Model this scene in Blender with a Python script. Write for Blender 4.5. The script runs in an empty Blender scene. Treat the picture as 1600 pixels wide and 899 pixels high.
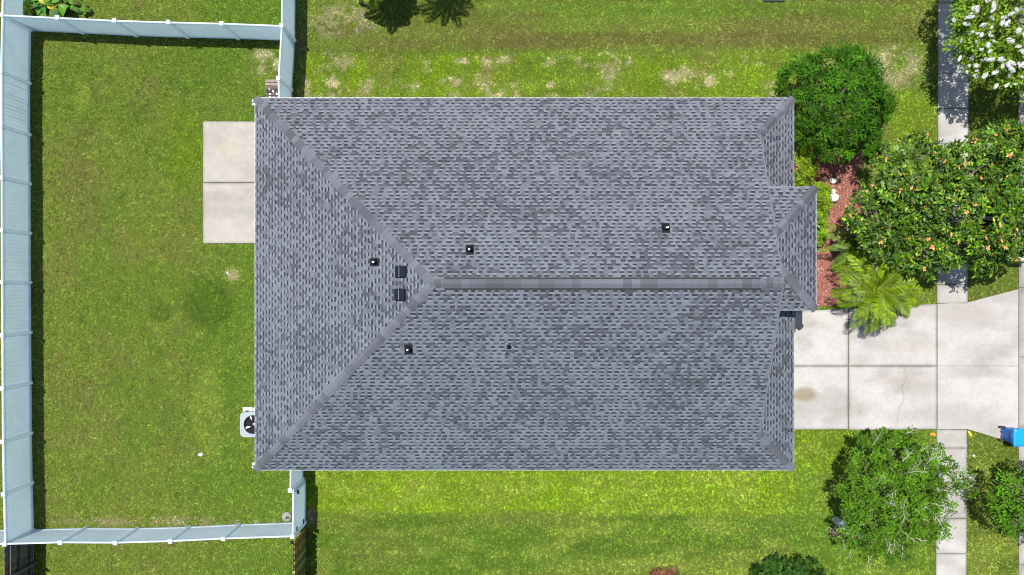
import bpy, math, random
import numpy as np
from mathutils import Vector, Matrix

random.seed(7); RNG = np.random.default_rng(11)
scene = bpy.context.scene
COL = scene.collection
CAMH = 30.0; F = 1080.0            # camera height and focal length in photo pixels

# ------------------------------------------------------------------ camera, sky, sun
cam = bpy.data.cameras.new('camera'); camo = bpy.data.objects.new('camera', cam); COL.objects.link(camo)
camo.location = (0, 0, CAMH); camo.rotation_euler = (0, 0, 0)
cam.sensor_width = 36.0; cam.lens = 36.0 * F / 1600.0; cam.clip_end = 2000
scene.camera = camo
SUN = Vector((-0.294, 0.224, 1.0)).normalized()
world = bpy.data.worlds.new('World'); scene.world = world; world.use_nodes = True
wn = world.node_tree
sky = wn.nodes.new('ShaderNodeTexSky'); sky.sky_type = 'NISHITA'; sky.sun_disc = False
sky.sun_elevation = math.asin(SUN.z); sky.sun_rotation = math.atan2(SUN.x, SUN.y)
sky.air_density = 1.0; sky.dust_density = 1.0; sky.ozone_density = 1.0
bg = wn.nodes['Background']; bg.inputs['Strength'].default_value = 0.11
wn.links.new(sky.outputs[0], bg.inputs['Color'])
sl = bpy.data.lights.new('sun', 'SUN'); sl.energy = 5.0; sl.angle = math.radians(0.5); sl.color = (1.0, 0.955, 0.89)
so = bpy.data.objects.new('sun', sl); COL.objects.link(so); so.location = (-20, 16, 60)
so.rotation_euler = (-SUN).to_track_quat('-Z', 'Y').to_euler()
vs = scene.view_settings
vs.view_transform = 'Standard'; vs.look = 'None'; vs.gamma = 1.0; vs.use_curve_mapping = False
vs.exposure = 0.70
scene.cycles.filter_width = 1.05

# ------------------------------------------------------------------ helpers
def P(px, py, z=0.0):
    """photo pixel -> point at height z"""
    k = (CAMH - z) / F
    return Vector(((px - 800) * k, (449.5 - py) * k, z))

def sock(nd, names, val):
    for n in names:
        if n in nd.inputs:
            nd.inputs[n].default_value = val; return

def mat(name, color=(.5, .5, .5), rough=.7, attr=False, noise=None, bump=None, metal=0.0, transl=0.0, spec=.5):
    """noise=(scale, amount)  bump=(scale, strength)"""
    m = bpy.data.materials.new(name); m.use_nodes = True
    nt = m.node_tree; b = nt.nodes['Principled BSDF']
    b.inputs['Roughness'].default_value = rough; b.inputs['Metallic'].default_value = metal
    sock(b, ['Specular IOR Level', 'Specular'], spec)
    geo = nt.nodes.new('ShaderNodeNewGeometry')
    if attr:
        a = nt.nodes.new('ShaderNodeAttribute'); a.attribute_name = 'Col'; csrc = a.outputs['Color']
    else:
        rgb = nt.nodes.new('ShaderNodeRGB'); rgb.outputs[0].default_value = (*color, 1); csrc = rgb.outputs[0]
    if noise:
        layers = noise if isinstance(noise, list) else [noise]
        for sc, am in layers:
            n = nt.nodes.new('ShaderNodeTexNoise'); n.inputs['Scale'].default_value = sc; n.inputs['Detail'].default_value = 5
            n.inputs['Roughness'].default_value = .65
            nt.links.new(geo.outputs['Position'], n.inputs['Vector'])
            mr = nt.nodes.new('ShaderNodeMapRange'); mr.inputs['From Min'].default_value = .3; mr.inputs['From Max'].default_value = .7
            mr.inputs['To Min'].default_value = 1 - am; mr.inputs['To Max'].default_value = 1 + am
            nt.links.new(n.outputs['Fac'], mr.inputs['Value'])
            vm = nt.nodes.new('ShaderNodeVectorMath'); vm.operation = 'SCALE'
            nt.links.new(csrc, vm.inputs[0]); nt.links.new(mr.outputs[0], vm.inputs['Scale'])
            csrc = vm.outputs[0]
    nt.links.new(csrc, b.inputs['Base Color'])
    if bump:
        n = nt.nodes.new('ShaderNodeTexNoise'); n.inputs['Scale'].default_value = bump[0]; n.inputs['Detail'].default_value = 4
        nt.links.new(geo.outputs['Position'], n.inputs['Vector'])
        bp = nt.nodes.new('ShaderNodeBump'); bp.inputs['Strength'].default_value = bump[1]; bp.inputs['Distance'].default_value = .02
        nt.links.new(n.outputs['Fac'], bp.inputs['Height']); nt.links.new(bp.outputs[0], b.inputs['Normal'])
    if transl > 0:
        t = nt.nodes.new('ShaderNodeBsdfTranslucent'); nt.links.new(csrc, t.inputs['Color'])
        mx = nt.nodes.new('ShaderNodeMixShader'); mx.inputs[0].default_value = transl
        nt.links.new(b.outputs[0], mx.inputs[1]); nt.links.new(t.outputs[0], mx.inputs[2])
        nt.links.new(mx.outputs[0], nt.nodes['Material Output'].inputs['Surface'])
    return m

def tag(o, label=None, cat=None, group=None, kind=None):
    if label: o['label'] = label
    if cat: o['category'] = cat
    if group: o['group'] = group
    if kind: o['kind'] = kind
    return o

def empty(name, loc, label, cat, group=None):
    o = bpy.data.objects.new(name, None); COL.objects.link(o); o.location = loc
    o.empty_display_size = .3
    return tag(o, label, cat, group)

WORLD = {}
def origin(o):
    v = Vector((0, 0, 0))
    while o is not None:
        v += Vector(o.location); o = o.parent
    return v

def link(name, me, parent=None, loc=None):
    o = bpy.data.objects.new(name, me); COL.objects.link(o)
    if loc is not None: o.location = loc
    if parent is not None: o.parent = parent
    return o

def mesh_np(name, V, Fc, material, parent=None, col=None, smooth=False, loc=None, fcol=None):
    """V (n,3) world coordinates, Fc (m,k) int array"""
    V = np.asarray(V, dtype=np.float64); Fc = np.asarray(Fc, dtype=np.int32)
    base = origin(parent) if parent is not None else (Vector(loc) if loc is not None else Vector((0, 0, 0)))
    V = V - np.array(base)
    me = bpy.data.meshes.new(name); k = Fc.shape[1]
    me.vertices.add(len(V)); me.vertices.foreach_set('co', V.astype(np.float32).ravel())
    me.loops.add(Fc.size); me.loops.foreach_set('vertex_index', Fc.ravel())
    me.polygons.add(len(Fc)); me.polygons.foreach_set('loop_start', np.arange(0, Fc.size, k, dtype=np.int32))
    try: me.polygons.foreach_set('loop_total', np.full(len(Fc), k, dtype=np.int32))
    except Exception: pass
    me.update(calc_edges=True); me.validate()
    if col is not None:
        a = me.color_attributes.new('Col', 'FLOAT_COLOR', 'POINT')
        c = np.ones((len(V), 4), dtype=np.float32); c[:, :3] = col; a.data.foreach_set('color', c.ravel())
    if smooth: me.polygons.foreach_set('use_smooth', np.ones(len(Fc), dtype=bool))
    me.materials.append(material)
    return link(name, me, parent, None if parent is not None else loc)

class MB:
    """collects shapes in world coordinates; build() links them as ONE mesh"""
    def __init__(s): s.v = []; s.f = []; s.c = []; s.sm = []
    def add(s, vs, fs, c=(1, 1, 1), sm=False):
        n = len(s.v); s.v += [tuple(v) for v in vs]
        for f in fs: s.f.append(tuple(i + n for i in f)); s.c.append(c); s.sm.append(sm)
        return s
    def box(s, c, d, rz=0, bev=0.0, col=(1, 1, 1)):
        cx, cy, cz = c; dx, dy, dz = d[0] / 2, d[1] / 2, d[2] / 2
        ca, sa = math.cos(rz), math.sin(rz)
        def R(x, y, z): return (cx + x * ca - y * sa, cy + x * sa + y * ca, cz + z)
        if bev <= 0:
            vs = [R(x, y, z) for z in (-dz, dz) for x, y in ((-dx, -dy), (dx, -dy), (dx, dy), (-dx, dy))]
            fs = [(3, 2, 1, 0), (4, 5, 6, 7), (0, 1, 5, 4), (1, 2, 6, 5), (2, 3, 7, 6), (3, 0, 4, 7)]
            return s.add(vs, fs, col)
        b = min(bev, dx * .9, dy * .9, dz * .9)
        def ring(x, y, z, k): # octagon
            return [R(-x + k, -y, z), R(x - k, -y, z), R(x, -y + k, z), R(x, y - k, z), R(x - k, y, z), R(-x + k, y, z), R(-x, y - k, z), R(-x, -y + k, z)]
        vs = ring(dx - b, dy - b, -dz, b) + ring(dx, dy, -dz + b, b) + ring(dx, dy, dz - b, b) + ring(dx - b, dy - b, dz, b)
        fs = [tuple(range(7, -1, -1)), tuple(range(24, 32))]
        for r in range(3):
            for i in range(8): fs.append((r * 8 + i, r * 8 + (i + 1) % 8, r * 8 + 8 + (i + 1) % 8, r * 8 + 8 + i))
        return s.add(vs, fs, col)
    def tube(s, pts, rad, n=8, cap=True, col=(1, 1, 1), sm=True):
        pts = [Vector(p) for p in pts]
        if not hasattr(rad, '__len__'): rad = [rad] * len(pts)
        vs = []; prev = None
        for i, p in enumerate(pts):
            d = (pts[min(i + 1, len(pts) - 1)] - pts[max(i - 1, 0)])
            if d.length < 1e-9: d = Vector((0, 0, 1))
            d.normalize()
            a = prev if prev is not None else (Vector((1, 0, 0)) if abs(d.x) < .9 else Vector((0, 1, 0)))
            a = (a - d * a.dot(d)); a.normalize(); b = d.cross(a); prev = a
            for j in range(n):
                t = 2 * math.pi * j / n
                vs.append(p + (a * math.cos(t) + b * math.sin(t)) * rad[i])
        fs = []
        for i in range(len(pts) - 1):
            for j in range(n): fs.append((i * n + j, i * n + (j + 1) % n, (i + 1) * n + (j + 1) % n, (i + 1) * n + j))
        s.add(vs, fs, col, sm)
        if cap:
            m = len(s.v) - len(vs)
            s.f.append(tuple(m + j for j in range(n - 1, -1, -1))); s.c.append(col); s.sm.append(False)
            e = m + (len(pts) - 1) * n
            s.f.append(tuple(e + j for j in range(n))); s.c.append(col); s.sm.append(False)
        return s
    def lathe(s, c, prof, n=20, col=(1, 1, 1), sm=True):
        """prof list of (r,z)"""
        vs = []
        for r, z in prof:
            for j in range(n):
                t = 2 * math.pi * j / n; vs.append((c[0] + r * math.cos(t), c[1] + r * math.sin(t), c[2] + z))
        fs = []
        for i in range(len(prof) - 1):
            for j in range(n): fs.append((i * n + j, i * n + (j + 1) % n, (i + 1) * n + (j + 1) % n, (i + 1) * n + j))
        fs.append(tuple(range(n - 1, -1, -1))); fs.append(tuple((len(prof) - 1) * n + j for j in range(n)))
        return s.add(vs, fs, col, sm)
    def build(s, name, material, parent=None, loc=None):
        base = origin(parent) if parent is not None else (Vector(loc) if loc is not None else Vector((0, 0, 0)))
        me = bpy.data.meshes.new(name)
        me.from_pydata([(v[0] - base.x, v[1] - base.y, v[2] - base.z) for v in s.v], [], s.f)
        a = me.color_attributes.new('Col', 'FLOAT_COLOR', 'CORNER')
        cc = []
        for f, c in zip(me.polygons, s.c): cc += [c[0], c[1], c[2], 1.0] * f.loop_total
        a.data.foreach_set('color', cc)
        me.polygons.foreach_set('use_smooth', s.sm)
        me.materials.append(material); me.update()
        return link(name, me, parent, None if parent is not None else loc)

def dup(root, loc, label, name=None):
    r = root.copy(); COL.objects.link(r); r.location = loc
    if label: r['label'] = label
    for ch in list(root.children):
        c = ch.copy(); COL.objects.link(c); c.parent = r
        for g in list(ch.children):
            d = g.copy(); COL.objects.link(d); d.parent = c
    return r

# value noise in numpy
_perm = RNG.random((512, 512))
def vnoise(x, y, sc, sx=1.0, off=0):
    x = np.asarray(x) * sc * sx + 100.3 + off * 17.1; y = np.asarray(y) * sc + 57.7 + off * 9.3
    xi = np.floor(x).astype(int); yi = np.floor(y).astype(int); fx = x - xi; fy = y - yi
    fx = fx * fx * (3 - 2 * fx); fy = fy * fy * (3 - 2 * fy)
    g = lambda a, b: _perm[a % 512, b % 512]
    return (g(xi, yi) * (1 - fx) * (1 - fy) + g(xi + 1, yi) * fx * (1 - fy) + g(xi, yi + 1) * (1 - fx) * fy + g(xi + 1, yi + 1) * fx * fy)
def fbm(x, y, sc, oct=4, sx=1.0, off=0):
    t = 0; a = 1; s = 0
    for o in range(oct): t = t + a * vnoise(x, y, sc * 2 ** o, sx, off + o * 3); s += a; a *= .55
    return t / s
def sstep(a, b, x): t = np.clip((x - a) / (b - a), 0, 1); return t * t * (3 - 2 * t)
def lerp(a, b, t): return a + (np.asarray(b) - a) * t[..., None]

# ------------------------------------------------------------------ materials
M = {}
M['ground'] = mat('lawn_soil', attr=True, rough=.95, noise=[(9, .25), (45, .3)], bump=(30, .6), spec=.1)
M['grass'] = mat('grass_blades', attr=True, rough=.75, transl=.22, spec=.08)
M['concrete'] = mat('concrete', attr=True, rough=.9, noise=[(1.6, .06), (9, .07), (40, .06), (120, .06)], bump=(120, .15), spec=.3)
M['joint'] = mat('joint_dirt', (.10, .085, .06), .95, noise=(20, .4))
M['asphalt'] = mat('asphalt', (.11, .105, .105), .95, noise=[(3, .1), (150, .35)], bump=(150, .4))
M['mulch'] = mat('red_mulch', attr=True, rough=.95, noise=(30, .3), spec=.1)
M['shingle'] = mat('shingles', attr=True, rough=.92, noise=[(.9, .06), (60, .12), (220, .14)], bump=(260, .25), spec=.25)
M['drip'] = mat('drip_edge', (.22, .25, .29), .5, metal=.2)
M['vinyl'] = mat('white_vinyl', (.80, .87, .91), .5, noise=[(1.1, .03), (7, .02)], transl=.6, spec=.3)
M['wall'] = mat('stucco', (.52, .47, .40), .95, noise=(12, .06), bump=(60, .5))
M['trim'] = mat('white_trim', (.78, .78, .76), .5)
M['glass'] = mat('window_glass', (.03, .04, .05), .05, spec=.8)
M['black'] = mat('black_plastic', (.008, .008, .01), .75, spec=.15)
M['blackmetal'] = mat('slate_metal', (.010, .012, .022), .85, noise=(20, .15), spec=.05)
M['pvc'] = mat('pvc_pipe', (.8, .8, .78), .4)
M['acgrey'] = mat('ac_grey', (.19, .225, .24), .45, noise=(8, .05))
M['blade'] = mat('fan_blade', (.62, .62, .64), .35, metal=.3)
M['wood'] = mat('weathered_wood', attr=True, rough=.9, noise=[(6, .3), (40, .2)])
M['bark'] = mat('bark', (.16, .125, .09), .95, noise=(14, .35), bump=(25, .8))
M['palebark'] = mat('pale_bark', (.36, .34, .29), .85, noise=(10, .25))
M['leaf'] = mat('foliage', attr=True, rough=.6, transl=.18, spec=.12)
M['leafgloss'] = mat('glossy_foliage', attr=True, rough=.42, transl=.10, spec=.22)
M['palm'] = mat('palm_foliage', attr=True, rough=.4, transl=.25, spec=.4)
M['flower'] = mat('white_blossom', (.62, .61, .63), .7, transl=.3)
M['pod'] = mat('orange_seed_pod', attr=True, rough=.6)
M['stone'] = mat('white_stone', (.80, .79, .77), .8, noise=(14, .08), bump=(20, .4))
M['blue'] = mat('blue_plastic', (.003, .11, .45), .35, noise=(5, .05))
M['bluelid'] = mat('blue_lid', (.004, .22, .68), .4)
M['rubber'] = mat('rubber', (.02, .02, .02), .8)
M['pedestal'] = mat('grey_green_cabinet', (.36, .40, .36), .5, noise=(6, .06))
M['marker'] = mat('marker_plastic', attr=True, rough=.5)
M['greystone'] = mat('grey_stone', (.17, .17, .165), .85, noise=(18, .15))

# ------------------------------------------------------------------ ground colour
def px2w(px, py): return (px - 800) * CAMH / F, (449.5 - py) * CAMH / F
def blob(x, y, px, py, rpx, rpy=None):
    cx, cy = px2w(px, py); rx = rpx * CAMH / F; ry = (rpy or rpx) * CAMH / F
    w = .35 * (fbm(x, y, 1.6, 3, off=5) - .5) * 2
    d = np.sqrt(((x - cx) / rx) ** 2 + ((y - cy) / ry) ** 2) + w
    return 1 - sstep(.55, 1.15, d)
OL = np.array((.118, .160, .024)); VI = np.array((.134, .215, .010)); DK = np.array((.055, .105, .010))
TAN = np.array((.34, .29, .17)); BR = np.array((.135, .125, .036)); MG = np.array((.080, .148, .014)); PALE = np.array((.18, .225, .035))
def lawn_color(x, y):
    n1 = fbm(x, y, .35, 4, off=1); n2 = fbm(x, y, 1.1, 4, off=2); n3 = fbm(x, y, 3.2, 3, off=3)
    ns = fbm(x, y, .9, 4, sx=.22, off=4)
    px = x * F / CAMH + 800; py = 449.5 - y * F / CAMH
    c = lerp(np.broadcast_to(OL, x.shape + (3,)), BR, sstep(.50, .72, n2) * .4)
    c = lerp(c, MG, sstep(.50, .68, n1) * .45)
    # back yard: greener towards the house and the far corner
    back = (px < 462)
    g = sstep(240, 400, px + 60 * (n1 - .5)) * back * (.45 + .5 * (n2 > .45))
    c = lerp(c, MG * 1.05, np.clip(g * .75, 0, 1))
    c = lerp(c, MG * .95, blob(x, y, 300, 110, 90, 45) * .55); c = lerp(c, VI * .8, blob(x, y, 290, 230, 40, 70) * .6)
    c = lerp(c, DK, blob(x, y, 322, 475, 46, 42) * .85); c = lerp(c, DK, blob(x, y, 250, 488, 22) * .5); c = lerp(c, DK, blob(x, y, 225, 180, 26) * .3)
    c = lerp(c, TAN, blob(x, y, 415, 95, 28, 26) * .75 * sstep(.35, .6, n3)); c = lerp(c, TAN, blob(x, y, 364, 430, 11, 10) * .7)
    c = lerp(c, PALE, blob(x, y, 127, 150, 16, 24) * .5)
    c = lerp(c, BR, blob(x, y, 125, 310, 40, 90) * .45)
    c = lerp(c, PALE, blob(x, y, 325, 640, 26, 90) * .45)
    # strip south of the house
    sth = (px > 470) * (py > 690)
    t = sth * (1 - sstep(795, 815, py + 14 * (ns - .5))) * (1 - sstep(1180, 1330, px))
    c = lerp(c, VI, np.clip(t * (.55 + .9 * (ns - .3)), 0, 1)); c = lerp(c, VI * 1.2, t * sstep(.5, .7, n2) * .5)
    t2 = sth * sstep(798, 812, py + 14 * (ns - .5))
    c = lerp(c, lerp(np.broadcast_to(MG * .92, c.shape), PALE * .8, sstep(.42, .65, ns) * .6), t2 * .8)
    c = lerp(c, BR * 1.1, t2 * blob(x, y, 590, 860, 70, 40) * .25)
    c = lerp(c, DK, t2 * blob(x, y, 1030, 808, 60, 5) * .9)
    c = lerp(c, DK * 1.3, t2 * sstep(.52, .68, fbm(x, y, .7, 3, sx=.3, off=8)) * .45)
    # strip north of the house
    nth = (px > 462) * (py < 170)
    t = nth * sstep(76, 88, py + 12 * (ns - .5)) * (1 - sstep(1230, 1420, px))
    c = lerp(c, VI * .95, np.clip(t * (.35 + 1.3 * (n2 - .35)), 0, .95))
    c = lerp(c, TAN * .95, t * sstep(.56, .70, fbm(x, y, 1.9, 4, sx=.6, off=9)) * .6 * sstep(.3, .55, n3))
    c = lerp(c, BR * 1.15, t * sstep(.5, .62, fbm(x, y, .8, 3, off=12)) * .4)
    for (a, b, r1, r2) in ((522, 135, 18, 20), (775, 142, 20, 18), (1047, 123, 15, 15), (740, 95, 40, 9), (860, 133, 10, 8), (1110, 128, 14, 10), (650, 90, 12, 10), (705, 128, 22, 10)):
        c = lerp(c, TAN * 1.1, blob(x, y, a, b, r1 * .8, r2 * .8) * .75 * sstep(.38, .58, n3))
    t = nth * (1 - sstep(74, 86, py + 12 * (ns - .5))) * (1 - sstep(1400, 1460, px))
    c = lerp(c, OL * .98, t * .7); c = lerp(c, BR * .85, t * sstep(.45, .62, ns) * .6); c = lerp(c, TAN * .8, t * blob(x, y, 535, 30, 60, 30) * .5 * (n3 > .45))
    c = lerp(c, BR * .8, t * blob(x, y, 1080, 62, 420, 14) * .65)
    c = lerp(c, MG * 1.15, t * blob(x, y, 1130, 14, 330, 16) * .6)
    # front yard
    fr = (px > 1240)
    c = lerp(c, MG * 1.12, fr * (py > 600) * .55); c = lerp(c, VI * .85, fr * (py > 670) * (py < 740) * (1 - sstep(1300, 1400, px)) * .5)
    c = lerp(c, TAN * .9, blob(x, y, 1400, 105, 55, 32) * .75 * sstep(.3, .6, n2)); c = lerp(c, VI * .85, blob(x, y, 1425, 185, 42, 45) * .65)
    c = lerp(c, TAN * .8, blob(x, y, 1355, 250, 22, 14) * .9)
    c = lerp(c, OL * .82, (px > 1505) * 1.0 * .8)
    # bare soil strips along fences
    c = lerp(c, BR * .9, (blob(x, y, 250, 66, 230, 5)) * .4); c = lerp(c, TAN * .7, blob(x, y, 250, 815, 220, 7) * .55 * (n3 > .4))
    c = lerp(c, TAN * .6, blob(x, y, 470, 70, 10, 75) * .35); c = lerp(c, TAN * .7, blob(x, y, 486, 808, 10, 16) * .9)
    c = lerp(c, TAN * .8, blob(x, y, 1305, 830, 14, 10) * .95); c = lerp(c, np.array((.36, .22, .10)), blob(x, y, 1338, 838, 12, 9) * .9)
    yard = (px > 470) * ((py > 690) | (py < 170)) * 1.0
    st = fbm(x, y, 4.5, 3, sx=.06, off=90) - .5; c = c * (1 + .38 * st * yard)[..., None]
    c = lerp(c, PALE * 1.05, yard * (py > 690) * sstep(.52, .70, fbm(x, y, 2.2, 4, sx=.3, off=92)) * .45)
    return np.clip(c * (.95 + .22 * (n3 - .5))[..., None], 0.004, 1)

# ------------------------------------------------------------------ setting
SWL0, SWL1 = (1465.5, 1462), (1513, 1509)    # sidewalk edges (px at top, at bottom)
def grid_mesh(name, xs, ys, z, colf, m, parent=None):
    X, Y = np.meshgrid(xs, ys); V = np.stack([X.ravel(), Y.ravel(), np.full(X.size, z)], 1)
    if callable(z): V[:, 2] = z(X, Y).ravel()
    nx, ny = len(xs), len(ys); i = np.arange(nx - 1); j = np.arange(ny - 1); I, J = np.meshgrid(i, j)
    a = (J * nx + I).ravel(); Fc = np.stack([a, a + 1, a + 1 + nx, a + nx], 1)
    return V, Fc, colf(X, Y).reshape(-1, 3)
far = [60, 110, 300, 900]
xs = np.concatenate([[-v for v in reversed(far)], np.arange(-30, 30.01, .13), far])
ys = np.concatenate([[-v for v in reversed(far)], np.arange(-20, 20.01, .13), far])
V, Fc, C_ = grid_mesh('ground', xs, ys, 0.0, lawn_color, M['ground'])
tag(mesh_np('ground', V, Fc, M['ground'], col=C_ * .60), kind='structure')

def conc_color(base):
    def f(x, y):
        n = fbm(x, y, .6, 4, off=20); n2 = fbm(x, y, 2.5, 4, off=22); n3 = fbm(x, y, .9, 3, sx=.4, off=24)
        c = np.broadcast_to(np.array(base), x.shape + (3,)) * (1 + .16 * (n - .5) + .10 * (n2 - .5))[..., None]
        c = lerp(c, np.array((.215, .195, .175)), sstep(.50, .72, n3) * .45)
        c = lerp(c, np.array((.20, .19, .175)), sstep(.50, .68, fbm(x, y, .7, 6, sx=.5, off=26)) * .5); c = c * (1 + .10 * (fbm(x, y, 7, 3, off=27) - .5))[..., None]
        c = lerp(c, np.array((0.154, 0.115, 0.048)), blob(x, y, 1256, 617, 22, 13) * .7)
        c = lerp(c, np.array((0.269, 0.237, 0.192)), blob(x, y, 1425, 540, 60, 12) * .4); c = lerp(c, np.array((0.256, 0.224, 0.198)), blob(x, y, 1420, 590, 55, 16) * .35)
        c = lerp(c, np.array((0.269, 0.237, 0.211)), blob(x, y, 1525, 490, 60, 16) * .4); c = lerp(c, np.array((0.269, 0.237, 0.211)), blob(x, y, 1490, 690, 22, 22) * .35)
        c = lerp(c, np.array((0.269, 0.237, 0.166)), blob(x, y, 355, 230, 22, 12) * .35); c = lerp(c, np.array((0.256, 0.237, 0.211)), blob(x, y, 328, 345, 9, 40) * .4)
        # hairline cracks
        for pts in (((1412, 575), (1416, 592), (1408, 604), (1412, 622), (1404, 640), (1400, 668)),):
            d = np.full(x.shape, 9.0)
            for (a, b) in zip(pts[:-1], pts[1:]):
                ax, ay = px2w(*a); bx, by = px2w(*b); L2 = (bx - ax) ** 2 + (by - ay) ** 2
                t = np.clip(((x - ax) * (bx - ax) + (y - ay) * (by - ay)) / L2, 0, 1)
                d = np.minimum(d, np.hypot(x - ax - t * (bx - ax), y - ay - t * (by - ay)))
            c = lerp(c, np.array((0.141, 0.122, 0.096)), (1 - sstep(.01, .045, d)) * .38)
        return c
    return f

def slabs(name, quads, z, base=(.50, .475, .44), step=.06, noedge=99, bottom=-.05):
    """each quad: 4 world (x,y) corners in order; a fine grid top with sides, all in one mesh"""
    VV = []; FF = []; CC = []; off = 0; cf = conc_color(base)
    for qi, q in enumerate(quads):
        a, b, c, d = [np.array(p, dtype=float) for p in q]
        nu = max(2, int(np.linalg.norm(b - a) / step)); nv = max(2, int(np.linalg.norm(d - a) / step))
        U, W = np.meshgrid(np.linspace(0, 1, nu + 1), np.linspace(0, 1, nv + 1))
        pt = (a * ((1 - U) * (1 - W))[..., None] + b * (U * (1 - W))[..., None] + c * (U * W)[..., None] + d * ((1 - U) * W)[..., None])
        X, Y = pt[..., 0], pt[..., 1]; n = X.size
        ed = np.minimum(np.minimum(U * np.linalg.norm(b - a), (1 - U) * np.linalg.norm(b - a)), np.minimum(W * np.linalg.norm(d - a), (1 - W) * np.linalg.norm(d - a)))
        col = cf(X, Y) * (1 - (.34 if qi < noedge else 0) * (1 - sstep(0, .10, ed)) * (.4 + fbm(X, Y, 2, 2, off=30)))[..., None]
        VV.append(np.stack([X.ravel(), Y.ravel(), np.full(n, z)], 1)); CC.append(col.reshape(-1, 3))
        nx = nu + 1; I, J = np.meshgrid(np.arange(nu), np.arange(nv)); k = (J * nx + I).ravel() + off
        FF.append(np.stack([k, k + 1, k + 1 + nx, k + nx], 1)); off += n
        ring = np.array([a, b, c, d]); top = np.c_[ring, np.full(4, z)]; bot = np.c_[ring, np.full(4, bottom)]
        VV.append(np.vstack([top, bot])); CC.append(np.tile(np.array(base) * .6, (8, 1)))
        FF.append(np.array([[off + i, off + 4 + i, off + 4 + (i + 1) % 4, off + (i + 1) % 4] for i in range(4)])); off += 8
    return mesh_np(name, np.vstack(VV), np.vstack(FF), M['concrete'], col=np.vstack(CC))

def W2(px, py): return px2w(px, py)
g = .7  # half-joint in px
# driveway: four panels + two apron panels
dq = []
X0 = 800 + 10.72 * 36
for (xa, xb) in ((X0, 1325 - g), (1325 + g, 1463.5 - g)):
    yt = lambda x: 485 - (x - 1275) / (1463 - 1275) * 10
    dq.append([W2(xa, 572 - g), W2(xb, 572 - g), W2(xb, yt(xb)), W2(xa, yt(xa))])
    dq.append([W2(xa, 671.5), W2(xb, 670.5), W2(xb, 572 + g), W2(xa, 572 + g)])
dq.append([W2(1463.5 + g, 572 - g * .5), W2(1591 - g, 572 - g * .5), W2(1591 - g, 454), W2(1463.5 + g, 475)])
dq[-1] = [W2(1463.5 + g, 572 - g * .5), W2(1511, 572 - g * .5), W2(1511, 473), W2(1463.5 + g, 475)]
dq.append([W2(1511, 572 - g * .5), W2(1591 - g, 572 - g * .5), W2(1591 - g, 452), W2(1511, 473)])
dq.append([W2(1463.5 + g, 670.5), W2(1511, 670.5), W2(1511, 572 + g * .5), W2(1463.5 + g, 572 + g * .5)])
dq.append([W2(1511, 670.5), W2(1591 - g, 694), W2(1591 - g, 572 + g * .5), W2(1511, 572 + g * .5)])
tag(slabs('driveway', dq, .035, noedge=4, base=(.318, .308, .294)), kind='structure')
jb = MB(); a = W2(X0, 670); b = W2(1590, 476)
jb.box(((a[0] + W2(1463, 0)[0]) / 2, (a[1] + W2(0, 487)[1]) / 2, .009), (W2(1463, 0)[0] - a[0], W2(0, 487)[1] - a[1] , .01))
jb.box(((W2(1463, 0)[0] + b[0]) / 2, (W2(0, 668)[1] + W2(0, 478)[1]) / 2, .007), (b[0] - W2(1464, 0)[0], W2(0, 478)[1] - W2(0, 668)[1], .01))
tag(jb.build('driveway_joint_filler', M['joint']), kind='structure')
# sidewalk panels
sq = []
def swx(i, py): A = (SWL0, SWL1)[i]; return A[0] + (A[1] - A[0]) * py / 899
def sw_run(y0, y1, joints):
    js = [y0] + [j for j in joints if y0 < j < y1] + [y1]
    for p, q in zip(js[:-1], js[1:]):
        p2 = p + (.35 if p != y0 else 0); q2 = q - (.35 if q != y1 else 0)
        sq.append([W2(swx(0, q2), q2), W2(swx(1, q2), q2), W2(swx(1, p2), p2), W2(swx(0, p2), p2)])
jt = [170 + 55 * k for k in range(-16, 6)] + [865 - 55 * k for k in range(-16, 4)]
sw_run(-500, 474, sorted(jt)); sw_run(671.3, 1400, sorted(jt))
tag(slabs('sidewalk', sq, .035, base=(.325, .313, .295)), kind='structure')
# patio slab
tag(slabs('patio_slab', [[W2(318, 285.5), W2(455, 285.5), W2(455, 190.5), W2(318, 190.5)], [W2(318, 380.5), W2(455, 380.5), W2(455, 286.6), W2(318, 286.6)]], .05, base=(.285, .265, .235)), kind='structure')
# street: kerb gutter and asphalt
gx = W2(1591.5, 0)[0]
gq = [[(gx, -60 + 3 * k), (gx + .6, -60 + 3 * k), (gx + .6, -57.02 + 3 * k), (gx, -57.02 + 3 * k)] for k in range(40)]
tag(slabs('kerb_gutter', gq, .03, base=(.30, .275, .265), step=.3), kind='structure')
road = MB(); road.box((gx + .6 + 3.7, 0, -.02), (7.4, 160, .06)); tag(road.build('road', M['asphalt']), kind='structure')
kerb = MB(); kerb.box((gx + 8.15, 0, .04), (.3, 160, .12), bev=.03, col=(.5, .47, .44)); tag(kerb.build('far_kerb', M['concrete']), kind='structure')
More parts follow.
